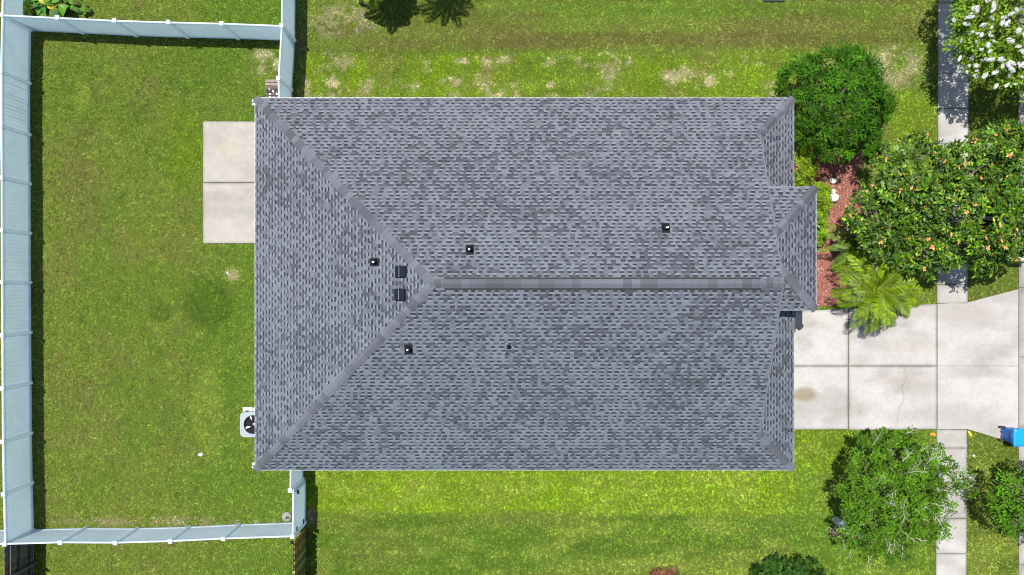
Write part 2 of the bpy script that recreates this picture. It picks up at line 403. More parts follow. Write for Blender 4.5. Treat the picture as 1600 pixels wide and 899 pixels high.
# mulch bed
mp = [(1225, 242), (1262, 230), (1345, 236), (1352, 252), (1335, 272), (1360, 330), (1370, 400), (1345, 476), (1225, 480)]
from bisect import bisect
def inpoly(x, y, poly):
    r = np.zeros(np.shape(x), bool); n = len(poly)
    for i in range(n):
        x1, y1 = poly[i]; x2, y2 = poly[(i + 1) % n]
        r ^= ((y1 > y) != (y2 > y)) & (x < (x2 - x1) * (y - y1) / (y2 - y1 + 1e-12) + x1)
    return r
mw = [px2w(*p) for p in mp]
def mulch_col(x, y):
    n = fbm(x, y, 4, 3, off=40); return lerp(np.broadcast_to(np.array((.20, .085, .066)), x.shape + (3,)), np.array((.16, .06, .045)), sstep(.4, .65, n))
xs = np.arange(11.5, 16.6, .05); ys = np.arange(-1.1, 6.3, .05)
V, Fc, C_ = grid_mesh('m', xs, ys, 0, mulch_col, None); cen = V[Fc].mean(1); k = inpoly(cen[:, 0], cen[:, 1], mw)
V[:, 2] = .02 + .03 * fbm(V[:, 0], V[:, 1], 6, 3, off=41)
Fc = Fc[k]; tag(mesh_np('mulch_bed', V, Fc, M['mulch'], col=C_, smooth=True), kind='structure')
n = 9000; cx = RNG.uniform(11.5, 16.6, n * 2); cy = RNG.uniform(-1.1, 6.3, n * 2); k = inpoly(cx, cy, mw); cx = cx[k][:n]; cy = cy[k][:n]; n = len(cx)
th = RNG.uniform(0, 6.28, n); L = RNG.uniform(.03, .09, n); Wd = RNG.uniform(.01, .025, n)
t = np.stack([np.cos(th), np.sin(th), RNG.normal(0, .2, n)], 1); b_ = np.stack([-np.sin(th), np.cos(th), RNG.normal(0, .3, n)], 1)
c0 = np.stack([cx, cy, .05 + RNG.uniform(0, .03, n)], 1)
V = np.stack([c0 - t * L[:, None] / 2 - b_ * Wd[:, None] / 2, c0 + t * L[:, None] / 2 - b_ * Wd[:, None] / 2, c0 + t * L[:, None] / 2 + b_ * Wd[:, None] / 2, c0 - t * L[:, None] / 2 + b_ * Wd[:, None] / 2], 1).reshape(-1, 3)
cc = np.array((.26, .115, .09)) * RNG.lognormal(0, .35, n)[:, None]; cc[RNG.random(n) < .08] = (.5, .36, .26)
tag(mesh_np('mulch_chips', V, np.arange(4 * n).reshape(-1, 4), M['mulch'], col=np.repeat(np.clip(cc, 0, .8), 4, 0)), kind='stuff')

# ------------------------------------------------------------------ grass tufts
def grass():
    x0, x1, y0, y1 = -24.5, 24.0, -14.3, 14.3
    n = int((x1 - x0) * (y1 - y0) * 150)
    x = RNG.uniform(x0, x1, n); y = RNG.uniform(y0, y1, n)
    px = x * 36 + 800; py = 449.5 - y * 36
    keep = ~((x > -9.7) & (x < 10.8) & (y > -6.9) & (y < 7.1))
    keep &= ~((px > 316) & (px < 460) & (py > 189) & (py < 382))
    keep &= ~((px > 1180) & (px < 1464.5) & (py > 474 + (1463 - px) * .053) & (py < 672.5))
    keep &= ~((px > swx(0, py) - 1) & (px < swx(1, py) + 1))
    ap = [(1500, 474), (1511, 472), (1592, 450), (1592, 696), (1511, 672), (1500, 672)]
    keep &= ~inpoly(px, py, ap); keep &= px < 1591
    keep &= ~inpoly(x, y, mw)
    # thin where bare
    c = lawn_color(x, y); bare = sstep(.20, .36, c[:, 0] - c[:, 1] * .15)
    keep &= RNG.random(n) > bare * .8
    # under the house fences keep thin
    x = x[keep]; y = y[keep]; c = c[keep]; n = len(x)
    clump = fbm(x, y, 5.0, 2, off=50); worm = 1 - np.abs(2 * vnoise(x, y, 8.5, off=70) - 1) * 1.0; worm = .5 * worm + .5 * (1 - np.abs(2 * vnoise(y, x, 10.5, off=71) - 1))
    br = 1.42 * RNG.lognormal(-.02, .20, n) * (.70 + .60 * clump) * (.62 + .76 * worm)
    hue = RNG.normal(0, .8, n)
    c = c * br[:, None] * np.stack([1 + .12 * hue, np.ones(n), 1 - .1 * hue], 1)
    str_ = RNG.random(n) < .035; c[str_] = c[str_] * .7 + np.array((.22, .20, .10)) * .45
    B = 6
    x = np.repeat(x, B) + RNG.normal(0, .022, n * B); y = np.repeat(y, B) + RNG.normal(0, .022, n * B); c = np.repeat(c, B, 0) * RNG.lognormal(.1, .16, n * B)[:, None]
    m = n * B; th = RNG.uniform(0, 6.28, m); h = RNG.uniform(.018, .045, m); ln = RNG.uniform(.03, .085, m); w = RNG.uniform(.005, .011, m)
    d = np.stack([np.cos(th), np.sin(th)], 1); s = np.stack([-np.sin(th), np.cos(th)], 1)
    V = np.zeros((m, 4, 3)); 
    V[:, 0, 0] = x - s[:, 0] * w; V[:, 0, 1] = y - s[:, 1] * w
    V[:, 1, 0] = x + s[:, 0] * w; V[:, 1, 1] = y + s[:, 1] * w
    V[:, 0, 2] = V[:, 1, 2] = .004
    V[:, 2, 0] = x + d[:, 0] * ln * .5 + s[:, 0] * w; V[:, 2, 1] = y + d[:, 1] * ln * .5 + s[:, 1] * w; V[:, 2, 2] = h
    V[:, 3, 0] = x + d[:, 0] * ln; V[:, 3, 1] = y + d[:, 1] * ln; V[:, 3, 2] = h * RNG.uniform(.4, 1.1, m)
    k = np.arange(m) * 4
    Fc = np.concatenate([np.stack([k, k + 1, k + 2], 1), np.stack([k, k + 2, k + 3], 1)])
    tag(mesh_np('grass', V.reshape(-1, 3), Fc, M['grass'], col=np.repeat(np.clip(c, .003, .8), 4, 0)), 'short mown lawn grass with olive, bright green and dry tan patches', 'grass', kind='stuff')
grass()

# ------------------------------------------------------------------ house
XW, XE, YN, YS = -10.12, 11.10, 7.47, -7.19
ZE = 2.75; PITCH = .40; YM = (YN + YS) / 2; HW = (YN - YS) / 2; ZR = ZE + PITCH * HW
XA = XW + HW                     # hip apex
XG = 9.55                        # dutch gable plane
house = empty('house', (0.5, YM, 0), 'large single storey house under a grey shingle hip roof', 'house')
SL = math.sqrt(1 + PITCH * PITCH)
H = .147
roof = None
SH = MB()
Vs = []; Cs = []
def shingle_plane(O, ud, outd, poly, seed):
    """O origin on the eave (3D), ud unit along the eave, outd horizontal unit pointing up-slope; poly in (u, run) metres of plan"""
    O = Vector(O); ud = Vector(ud); up = Vector((outd[0], outd[1], PITCH)) / SL; nrm = ud.cross(up)
    if nrm.z < 0: nrm = -nrm
    rnd = random.Random(seed)
    pv = [(u, r * SL) for u, r in poly]; vmax = max(p[1] for p in pv); vmin = min(p[1] for p in pv)
    def span(v):
        xs = []
        for i in range(len(pv)):
            (u1, v1), (u2, v2) = pv[i], pv[(i + 1) % len(pv)]
            if (v1 > v) != (v2 > v): xs.append(u1 + (u2 - u1) * (v - v1) / (v2 - v1))
        return sorted(xs)
    def pt(u, v, h): return O + ud * u + up * v + nrm * h
    def quad(u0, u1, v0, v1, h0, h1, col):
        Vs.extend([pt(u0, v0, h0), pt(u1, v0, h0), pt(u1, v1, h1), pt(u0, v1, h1)]); Cs.extend([col] * 4)
    r = 0; v = vmin
    while v < vmax - .01:
        v1 = min(v + H, vmax)
        sp = span((v + v1) / 2)
        for a, b in zip(sp[0::2], sp[1::2]):
            u = a; cell = rnd.uniform(.0, .27)
            first = True
            while u < b:
                tooth = rnd.uniform(.08, .17) if rnd.random() > .12 else rnd.uniform(.2, .34); gap = rnd.uniform(.125, .19)
                if first: tooth = rnd.uniform(.02, .2); first = False
                wx, wy = O.x + ud.x * u + up.x * v, O.y + ud.y * u + up.y * v  # plan position
                cl = float(fbm(np.array(wx), np.array(wy), .8, 3, off=60)) - .5
                q = rnd.random() + cl * 1.0
                if q > .80: tv = .060 * rnd.uniform(.85, 1.15)
                elif q > .30: tv = .098 * rnd.uniform(.92, 1.08)
                else: tv = .120 * rnd.uniform(.93, 1.07)
                sy = min(1, max(0, (YN - wy) / (YN - YS))); tint = np.array((0.975 - .13 * sy, 1.0, 1.185 - .01 * sy)) if rnd.random() > .3 else np.array((0.99 - .13 * sy, 1.0, 1.15)); tint = tint * (.93 - .02 * sy)  # lens colour cast painted in: bluer and slightly darker towards the south
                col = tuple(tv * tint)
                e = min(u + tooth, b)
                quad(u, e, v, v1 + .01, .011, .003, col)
                # butt of the tooth
                Vs.extend([pt(u, v, -.004), pt(e, v, -.004), pt(e, v, .011), pt(u, v, .011)]); Cs.extend([(.03, .03, .036)] * 4)
                u = e
                if u >= b: break
                e = min(u + gap, b)
                gl = (.150 if rnd.random() > .20 + cl * .7 else .088) * rnd.uniform(.93, 1.07)
                dk = .026 * rnd.uniform(.7, 1.5) if rnd.random() > .10 else .05
                fr = rnd.uniform(.43, .50)
                vm = v + (v1 - v) * fr
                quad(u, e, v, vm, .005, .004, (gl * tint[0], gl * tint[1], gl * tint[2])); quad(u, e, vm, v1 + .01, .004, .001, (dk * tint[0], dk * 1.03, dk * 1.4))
                Vs.extend([pt(u, v, -.004), pt(e, v, -.004), pt(e, v, .005), pt(u, v, .005)]); Cs.extend([(.03, .03, .036)] * 4)
                u = e
        v += H; r += 1

LX = XE - XW
ZA = 4.24; XP = 11.33; YPN = 3.74; YPS = -.835     # raised entry roof
# north slope (origin at NW eave corner, u to the east)
rP = YN - YPN; rG = XE - XG
shingle_plane((XW, YN, ZE), (1, 0, 0), (0, -1), [(0, 0), (LX, 0), (LX - rG, rG), (LX - rG, HW), (HW, HW)], 1)
# extension of the north slope over the entry
shingle_plane((XG, YPN, ZA), (1, 0, 0), (0, -1), [(.002, 0), (XP - XG, 0), (.002, XP - XG)], 12)
# south slope (origin SE corner, u to the west)
shingle_plane((XE, YS, ZE), (-1, 0, 0), (0, 1), [(0, 0), (LX, 0), (LX - HW, HW), (rG, HW), (rG, rG)], 2)
# west hip
shingle_plane((XW, YS, ZE), (0, 1, 0), (1, 0), [(0, 0), (2 * HW, 0), (HW, HW)], 3)
# east skirts, north and south of the entry
shingle_plane((XE, YN, ZE), (0, -1, 0), (-1, 0), [(0, 0), (YN - YPN + .9, 0), (YN - YPN + .9, rG - .003), (rG - .003, rG - .003)], 4)
shingle_plane((XE, YPS + .9, ZE), (0, -1, 0), (-1, 0), [(0, 0), (YPS + .9 - YS, 0), (YPS + .9 - YS - rG + .003, rG - .003), (0, rG - .003)], 5)
# entry east and south faces
rp = XP - XG
shingle_plane((XP, YPN, ZA), (0, -1, 0), (-1, 0), [(0, 0), (YPN - YPS, 0), (YPN - YPS - rp, rp - .002), (rp, rp - .002)], 6)
shingle_plane((XP, YPS, ZA), (-1, 0, 0), (0, 1), [(0, 0), (rp - .002, 0), (rp - .002, rp)], 7)
n = len(Vs) // 4
roof = mesh_np('roof', np.array([tuple(v) for v in Vs]), np.arange(4 * n).reshape(-1, 4), M['shingle'], parent=house, col=np.array(Cs))
# deck slab below the shingles (prism solids)
dk = MB()
def zN(y): return ZE + PITCH * (YN - y)
d = .02
def drop(p, t): return (p[0], p[1], p[2] - t)
def slab(pts, th=.16):
    n = len(pts); top = [drop(p, .012) for p in pts]; bot = [drop(p, th) for p in pts]
    dk.add(top + bot, [tuple(range(n)), tuple(range(2 * n - 1, n - 1, -1))] + [(i, n + i, n + (i + 1) % n, (i + 1) % n) for i in range(n)])
ap = (XA, YM, ZR); zg = ZE + PITCH * rG
slab([(XW, YS, ZE), ap, (XW, YN, ZE)]); slab([(XW, YN, ZE), ap, (XG, YM, ZR), (XG, YN - rG, zg), (XE, YN, ZE)])
slab([(XE, YS, ZE), (XG, YS + rG, zg), (XG, YM, ZR), ap, (XW, YS, ZE)])
slab([(XE, YN, ZE), (XG, YN - rG, zg), (XG, YPN - .9, zg), (XE, YPN - .9, ZE)]); slab([(XE, YPS + .9, ZE), (XG, YPS + .9, zg), (XG, YS + rG, zg), (XE, YS, ZE)])
zp = ZA + PITCH * rp
slab([(XP, YPN, ZA), (XG, YPN - rp, zp), (XG, YPN, ZA)], .14); slab([(XP, YPS, ZA), (XP, YPN, ZA), (XG, YPN - rp, zp), (XG, YPS + rp, zp)], .14); slab([(XP, YPS, ZA), (XG, YPS + rp, zp), (XG, YPS, ZA)], .14)
dk.build('roof_deck', M['trim'], house)
gw = MB(); gw.add([(XG - .08, YN - rG - .1, zg - .1), (XG - .08, YS + rG + .1, zg - .1), (XG - .08, YM, ZR - .1)], [(0, 1, 2)])
gw.box(((XG + XP - .3) / 2, (YPN + YPS) / 2, 3.4), (XP - .3 - XG, YPN - YPS - .6, 1.5)); gw.build('gable_wall', M['wall'], house)
# drip edges
dr = MB()
def drip(a, b, out):
    a = Vector(a); b = Vector(b); c = (a + b) / 2; L = (b - a).length
    if abs(out[0]) > 0: dr.box((c.x + out[0] * .012, c.y, c.z - .065), (.02, L + .024, .13))
    else: dr.box((c.x, c.y + out[1] * .012, c.z - .065), (L, .02, .13))
drip((XW, YN, ZE), (XE, YN, ZE), (0, 1)); drip((XW, YS, ZE), (XE, YS, ZE), (0, -1)); drip((XW, YN, ZE), (XW, YS, ZE), (-1, 0))
drip((XE, YN, ZE), (XE, YPN - .9, ZE), (1, 0)); drip((XE, YPS + .9, ZE), (XE, YS, ZE), (1, 0)); drip((XP, YPN, ZA), (XP, YPS, ZA), (1, 0)); drip((XG, YPN, ZA), (XP, YPN, ZA), (0, 1)); drip((XG, YPS, ZA), (XP, YPS, ZA), (0, -1))
dr.build('drip_edge', M['drip'], house)
# soffit
sf = MB(); sf.box(((XW + XE) / 2, YM, ZE - .185), (LX - .06, 2 * HW - .06, .03)); sf.build('soffit', M['trim'], house)

def caps(name, A, B, w, sl, sp=.21, Ln=.30, lift=.03, parent=roof, seed=0, side=None, stop=False):
    """folded cap shingles from A (low) to B (high); side = (dirL, dirR) directions lying on the two slopes"""
    A = Vector(A); B = Vector(B); d = (B - A); L = d.length; d.normalize(); rnd = random.Random(seed); mb = MB()
    t = 0; tone = .09
    while t < L:
        e = min(t + Ln, L + .03)
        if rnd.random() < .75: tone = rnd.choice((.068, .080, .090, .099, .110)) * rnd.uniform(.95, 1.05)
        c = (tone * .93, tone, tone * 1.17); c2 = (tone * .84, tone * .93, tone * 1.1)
        for k, (s, cc) in enumerate(zip(side, (c, c2))):
            s = Vector(s)
            p0 = A + d * t + Vector((0, 0, lift + .016)); p1 = A + d * e + Vector((0, 0, lift))
            q0 = p0 + s * w - Vector((0, 0, .012)); q1 = p1 + s * w - Vector((0, 0, .012))
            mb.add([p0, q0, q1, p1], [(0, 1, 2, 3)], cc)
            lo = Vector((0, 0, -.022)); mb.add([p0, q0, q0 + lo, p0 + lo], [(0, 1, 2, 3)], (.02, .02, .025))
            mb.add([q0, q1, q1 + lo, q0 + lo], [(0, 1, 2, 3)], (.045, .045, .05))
        t += sp
    return mb.build(name, M['shingle'], parent)
def slope_dirs(A, B, nA, nB):
    """for each roof plane (horizontal up-slope direction), the in-plane direction perpendicular to the hip pointing away"""
    d = (Vector(B) - Vector(A)).normalized(); out = []
    for up in (nA, nB):
        n = Vector((-up[0] * PITCH, -up[1] * PITCH, 1)).normalized(); s = d.cross(n); s.normalize()
        if s.x * up[0] + s.y * up[1] > 0 and False: s = -s
        out.append(s)
    return out
def hip(A, B, upA, upB, seed, w=.165, name='hip_cap'):
    sd = slope_dirs(A, B, upA, upB)
    # plane A lies on the side where moving along -? choose sign so that the point stays on the lower side of that plane's partner
    res = []
    for up, other, s in ((upA, upB, sd[0]), (upB, upA, sd[1])):
        hz = Vector((s.x, s.y))
        # on plane 'up' the region is where the other plane would be higher
        if hz.x * other[0] + hz.y * other[1] < 0: s = -s
        res.append(s)
    return caps(name, A, B, w, SL, seed=seed, side=res)
# planes' up-slope dirs: north (0,-1) south (0,1) west (1,0) east (-1,0)
hip((XW, YN, ZE), ap, (0, -1), (1, 0), 21); hip((XW, YS, ZE), ap, (0, 1), (1, 0), 22)
hip((XE, YN, ZE), (XG, YN - rG, zg), (0, -1), (-1, 0), 23); hip((XE, YS, ZE), (XG, YS + rG, zg), (0, 1), (-1, 0), 24)
hip((XP, YPN, ZA), (XG, YPN - rp, zp), (0, -1), (-1, 0), 25); hip((XP, YPS, ZA), (XG, YPS + rp, zp), (0, 1), (-1, 0), 26)
rs = [Vector((0, 1, -PITCH)).normalized(), Vector((0, -1, -PITCH)).normalized()]
caps('ridge_cap', (8.75, YM, ZR), (XG + .04, YM, ZR), .16, SL, seed=27, side=rs, lift=.02); caps('ridge_cap', (XA - .12, YM, ZR), (XA + .45, YM, ZR), .16, SL, seed=29, side=rs, lift=.02)
rv = MB()
for s in (-1, 1): rv.box((( XA + .4 + 8.75) / 2, YM + s * .185, ZR - .045), (8.75 - XA - .4, .065, .07), col=(.01, .01, .012))
rv.build('ridge_vent', mat('vent_black', (.012, .012, .014), .8), roof)
caps('ridge_cap', (XA + .4, YM, ZR + .04), (8.75, YM, ZR + .04), .165, SL, sp=.3, Ln=.33, seed=28, side=rs, lift=.03)
# rake trim strip along the dutch gable
rk = MB()
for s in (1, -1):
    a = Vector((XG, YM, ZR + .0)); b = Vector((XG, YM + s * (HW - rG), zg)); dd = (b - a)
    rk.add([a + Vector((.03, 0, .012)), b + Vector((.03, 0, .012)), b + Vector((.03, 0, -.12)), a + Vector((.03, 0, -.12)), a + Vector((-.02, 0, .016)), b + Vector((-.02, 0, .016))], [(0, 1, 2, 3), (4, 5, 1, 0)])
rk.build('rake_trim', mat('rake_grey', (.10, .105, .12), .7), house)

def on_plane(px, py, which):
    x = y = 0; z = 4
    for _ in range(40):
        p = P(px, py, z)
        z = {'N': ZE + PITCH * (YN - p.y), 'S': ZE + PITCH * (p.y - YS), 'W': ZE + PITCH * (p.x - XW)}[which]
    return P(px, py, z)
# walls with openings dressed on them
wl = MB(); WX0, WX1, WY0, WY1 = XW + .46, XE - .38, YS + .46, YN - .46
for (cx, cy, dx, dy) in (((WX0 + WX1) / 2, WY1 - .1, WX1 - WX0, .2), ((WX0 + WX1) / 2, WY0 + .1, WX1 - WX0, .2), (WX0 + .1, YM, .2, WY1 - WY0 - .4), (WX1 - .1, YM, .2, WY1 - WY0 - .4)):
    wl.box((cx, cy, 1.275), (dx, dy, 2.55))
for y in (YPN - .35, YPS + .35): wl.box((XP - .3, y, 1.9), (.3, .3, 3.8))
wl.build('wall', M['wall'], house)
def window(c, w, h, ax, sgn):
    m = MB(); g_ = MB()
    def B(m, u, z, du, dz, t, off):
        if ax == 'x': m.box((c[0] + sgn * off, c[1] + u, c[2] + z), (t, du, dz))
        else: m.box((c[0] + u, c[1] + sgn * off, c[2] + z), (du, t, dz))
    B(m, 0, h / 2, w + .1, .08, .08, .03); B(m, 0, -h / 2, w + .1, .08, .1, .04); B(m, -w / 2, 0, .08, h - .08, .08, .03); B(m, w / 2, 0, .08, h - .08, .08, .03); B(m, 0, 0, w - .08, .05, .06, .025)
    f = m.build('window', M['trim'], house); B(g_, 0, 0, w - .06, h - .06, .02, .006); g_.build('pane', M['glass'], f)
for x in (-7, -3.2, 1, 5, 8.4): window((x, WY1, 1.5), 1.0, 1.3, 'y', 1)
for x in (-6.2, -1.5, 3.5): window((x, WY0, 1.5), 1.0, 1.3, 'y', -1)
window((WX0, -2.2, 1.5), 1.5, 1.3, 'x', -1); window((WX1, 5.4, 1.5), 1.5, 1.4, 'x', 1)
sd = MB(); sd.box((WX0 - .03, 4.5, 1.1), (.06, 2.4, 2.1)); f = sd.build('sliding_door', M['trim'], house)
gg = MB(); gg.box((WX0 - .07, 3.93, 1.1), (.02, 1.0, 1.9)); gg.box((WX0 - .07, 5.07, 1.1), (.02, 1.0, 1.9)); gg.build('pane', M['glass'], f)
gd = MB()
for r in range(4):
    for c in range(6): gd.box((WX1 + .03, -6.1 + .4 + c * .8, .32 + r * .55), (.06, .74, .48), bev=.015)
gd.box((WX1 + .01, -4.1, 1.17), (.03, 4.9, 2.25)); gd.build('garage_door', M['trim'], house)
fd = MB(); fd.box((WX1 + .03, 1.4, 1.1), (.06, .95, 2.1), bev=.01); f = fd.build('front_door', mat('door_paint', (.12, .05, .03), .4), house)
kn = MB(); kn.lathe((WX1 + .09, 1.75, 1.0), [(.01, -.03), (.03, 0), (.01, .03)], 10); kn.build('handle', M['drip'], f)
gl = MB(); gl.box((XE - .1, YPS - .14, 2.3), (.16, .08, .4)); gl.tube([(11.07, -.965, 2.62), (11.12, -1.4, 2.62)], .03, 8); 
# dark bronze gutter end beside the garage seen at the step of the roof
gt = MB(); gt.box((XE + .045, -1.35, ZE - .045), (.07, .85, .10), bev=.01); gt.build('gutter', mat('bronze', (.05, .042, .04), .5), house)

# roof vents and pipes
slopeW = math.atan(PITCH)
def placed(name, p, which, build):
    """build(mb dict) in local frame: x across, y up-slope, z normal"""
    up = {'N': Vector((0, -1, PITCH)), 'S': Vector((0, 1, PITCH)), 'W': Vector((1, 0, PITCH))}[which].normalized()
    ac = {'N': Vector((-1, 0, 0)), 'S': Vector((1, 0, 0)), 'W': Vector((0, -1, 0))}[which]; nn = ac.cross(up)
    def T(mb):
        mb.v = [tuple(p + ac * v[0] + up * v[1] + nn * v[2]) for v in mb.v]; return mb
    return T
lab = iter(range(9))
for (px, py) in ((626.5, 425), (625.5, 461)):
    p = on_plane(px, py, 'W'); T = placed('', p, 'W', None)
    fl = MB(); fl.box((0, 0, .012), (.44, .48, .014)); root = T(fl).build('roof_vent', M['blackmetal'], house)
    h = MB(); h.add([(-.19, -.22, .03), (.19, -.22, .03), (.19, .0, .135), (-.19, .0, .135), (.19, .2, .06), (-.19, .2, .06), (-.19, -.22, .018), (.19, -.22, .018), (.19, .2, .018), (-.19, .2, .018)],
        [(0, 1, 2, 3), (3, 2, 4, 5), (0, 6, 7, 1), (5, 4, 8, 9), (0, 3, 5, 9, 6), (1, 7, 8, 4, 2)])
    T(h).build('hood', M['blackmetal'], root)
    s = MB(); s.box((0, .0, .137), (.38, .014, .006)); T(s).build('seam', M['drip'], root)
for (px, py, w, sc) in ((585.5, 410, 'W', 1), (734, 390.5, 'N', 1), (1040, 356.5, 'N', 1), (638.5, 546, 'S', 1), (795, 542, 'S', .45)):
    p = on_plane(px, py, w); T = placed('', p, w, None)
    b = MB(); b.box((0, 0, .014), (.30 * sc, .40 * sc, .014), bev=.004); b.lathe((0, 0, .02), [(.125 * sc, 0), (.09 * sc, .05), (.06 * sc, .11)], 14)
    root = T(b).build('pipe_boot', M['black'], house)
    t = MB(); n_ = Vector((0, 0, 1)); a = p + Vector((0, 0, .05)); top = a + Vector((0, 0, .26 * sc + .05))
    t.tube([a, top], .026 * sc + .004, 12); t.build('vent_pipe', M['pvc'] if sc == 1 else M['black'], root)
# flood lights under the eave corners
for (y, s) in ((YN - .12, 1), (YS + .12, -1)):
    m = MB(); x = XW - .03
    m.box((x + .02, y, 2.58), (.06, .12, .1), bev=.01); root = m.build('floodlight', M['trim'], house)
    for q in (-1, 1):
        l = MB(); l.tube([(x - .01, y + q * .03, 2.57), (x - .07, y + q * .05, 2.545), (x - .15, y + q * .07, 2.51)], [.02, .035, .06], 12); l.build('lamp_head', M['trim'], root)

# ------------------------------------------------------------------ AC unit
ac = empty('air_conditioner', (-10.92, -5.75, 0), 'grey outdoor air conditioner with round fan opening beside the house wall', 'air conditioner')
ax, ay = -10.95, -5.80
b = MB(); b.box((ax, ay, .04), (1.25, 1.2, .08), bev=.02, col=(.5, .48, .45)); b.build('base_pad', M['concrete'], ac)
b = MB()
for k in range(12): b.box((ax, ay, .12 + k * .048), (1.0, .94, .022), bev=.01)
for sx in (-1, 1):
    for sy in (-1, 1): b.box((ax + sx * .48, ay + sy * .45, .40), (.1, .1, .64), bev=.02)
b.build('louvered_body', M['acgrey'], ac)
b = MB(); b.box((ax, ay, .38), (.9, .84, .56)); b.build('coil', M['black'], ac)
# top panel with round hole: ring between rounded square and circle
def top_panel(z, hw, hh, r, th):
    m = MB(); n = 48; o = []; i_ = []
    for k in range(n):
        t = 2 * math.pi * k / n; c, s = math.cos(t), math.sin(t)
        q = (abs(c) ** 7 + abs(s) ** 7) ** (-1 / 7)
        o.append((ax + c * q * hw, ay + s * q * hh)); i_.append((ax + c * r, ay + s * r))
    vs = [(x, y, z) for x, y in o] + [(x, y, z) for x, y in i_] + [(x, y, z - th) for x, y in o] + [(x, y, z - th * 2.2) for x, y in i_]
    fs = []
    for k in range(n):
        j = (k + 1) % n; fs += [(k, j, n + j, n + k), (2 * n + k, 2 * n + j, j, k), (n + k, n + j, 3 * n + j, 3 * n + k)]
    return m.add(vs, fs)
tp = top_panel(.77, .555, .53, .40, .06).build('top_panel', M['acgrey'], ac)
b = MB(); b.lathe((ax, ay, .60), [(.07, 0), (.07, .05), (.05, .07)], 16); fan = b.build('fan', M['acgrey'], ac)
for k in range(4):
    t = math.radians(20 + k * 90 - 5); m = MB(); u = Vector((math.cos(t), math.sin(t), 0)); v = Vector((-u.y, u.x, 0)); c = Vector((ax, ay, .63))
    m.add([c + u * .08 - v * .05, c + u * .37 - v * .14 + Vector((0, 0, -.02)), c + u * .37 + v * .09 + Vector((0, 0, .05)), c + u * .08 + v * .05 + Vector((0, 0, .02))], [(0, 1, 2, 3)]); m.build('fan_blade', M['blade'], fan)
m = MB()
for r in (.14, .21, .28, .35):
    m.tube([(ax + r * math.cos(t), ay + r * math.sin(t), .765) for t in np.linspace(0, 6.2832, 33)], .0022, 4, cap=False)
m.build('fan_guard', M['black'], ac)
bx = MB(); bx.box((WX0 - .17, -5.28 + .1, 1.15), (.3, .28, .42), bev=.015); q = bx.build('disconnect_box', M['trim'], house)
bx = MB(); bx.tube([(WX0 - .1, -5.18, .95), (WX0 - .12, -5.3, .5), (ax + .4, -5.4, .4)], .02, 8); bx.build('conduit', M['rubber'], q)
# pale junction cover on the ground next to the unit, seen just above it
jc = MB(); jc.box((P(390, 640).x - .05, P(0, 640.5, .1).y, .06), (.42, .22, .10), bev=.02, col=(.5, .48, .45)); tag(jc.build('concrete_block', M['concrete'], loc=(-11.4, -5.2, 0)), 'pale concrete block on the grass just above the air conditioner', 'block')

# ------------------------------------------------------------------ vinyl fences
FH = 1.70; KF = (CAMH - FH) / CAMH
def FT(px, py): return P(px, py, FH).xy       # top-of-fence pixel -> plan
def vinyl_run(label, tops, h=FH, group=None, name='vinyl_fence', post_at=None, side=0, gate=False):
    pts = [Vector((*FT(*t), 0)) for t in tops]
    root = empty(name, pts[0], label, 'fence')
    for i, p in enumerate(pts):
        if post_at is not None and i not in post_at: continue
        d = (pts[min(i + 1, len(pts) - 1)] - pts[max(i - 1, 0)]); rz = math.atan2(d.y, d.x)
        m = MB(); m.box((p.x, p.y, (h + .05) / 2), (.13, .13, h + .05), rz, bev=.008); po = m.build('post', M['vinyl'], root)
        c = MB(); c.box((p.x, p.y, h + .065), (.175, .175, .03), rz, bev=.01)
        ca, sa = math.cos(rz), math.sin(rz)
        q = [(p.x + x * ca - y * sa, p.y + x * sa + y * ca, h + .08) for x, y in ((-.07, -.07), (.07, -.07), (.07, .07), (-.07, .07))] + [(p.x, p.y, h + .125)]
        c.add(q, [(0, 1, 4), (1, 2, 4), (2, 3, 4), (3, 0, 4)]); c.build('post_cap', M['vinyl'], po)
    for a, b in zip(pts[:-1], pts[1:]):
        d = b - a; L = d.length; rz = math.atan2(d.y, d.x); u = d.normalized(); c = (a + b) / 2
        m = MB(); n = max(2, round((L - .13) / .155)); w = (L - .13) / n
        for k in range(n):
            o = a + u * (.065 + w * (k + .5)); m.box((o.x, o.y, h / 2 + .02), (w, .022 if k % 2 else .019, h - .10), rz)
        pn = m.build('panel', M['vinyl'], root)
        m = MB(); m.box((c.x, c.y, h - .02), (L - .12, .055, .11), rz, bev=.006); m.build('top_rail', M['vinyl'], root)
        m = MB(); m.box((c.x, c.y, .12), (L - .12, .05, .14), rz, bev=.006); m.build('bottom_rail', M['vinyl'], root)
    return root
WF = [(4, 24.5), (2.2, 112), (2.2, 197), (3, 278), (3.2, 360), (3.5, 441), (4, 524), (4.5, 607), (5, 690), (6.5, 772), (8.5, 850)]
vinyl_run('long white vinyl fence down the left side of the back yard', WF)
vinyl_run('white vinyl fence across the top of the back yard', [(4, 24.5), (90.5, 28.5), (179.5, 33), (264, 35.6), (347, 37.5), (440, 41)], post_at=[1, 2, 3, 4])
vinyl_run('white vinyl fence across the bottom of the back yard', [(8.5, 850), (95, 847.5), (181, 848), (267, 845.5), (349.5, 841.5), (457.5, 838)], post_at=[1, 2, 3, 4])
vinyl_run('white vinyl fence running up from the top left roof corner', [(441.5, -130), (441, -45), (440.5, 41), (435.5, 123), (437, 200)])
vinyl_run('white vinyl fence continuing above the top left fence corner', [(4, 24.5), (6, -60), (6, -145)], post_at=[1, 2])
vinyl_run('white vinyl fence stub going left from the bottom left corner', [(8.5, 850), (-75, 851)], post_at=[1])
g1 = vinyl_run('short white vinyl fence panel just below the roof corner', [(454.5, 700), (454, 766)])
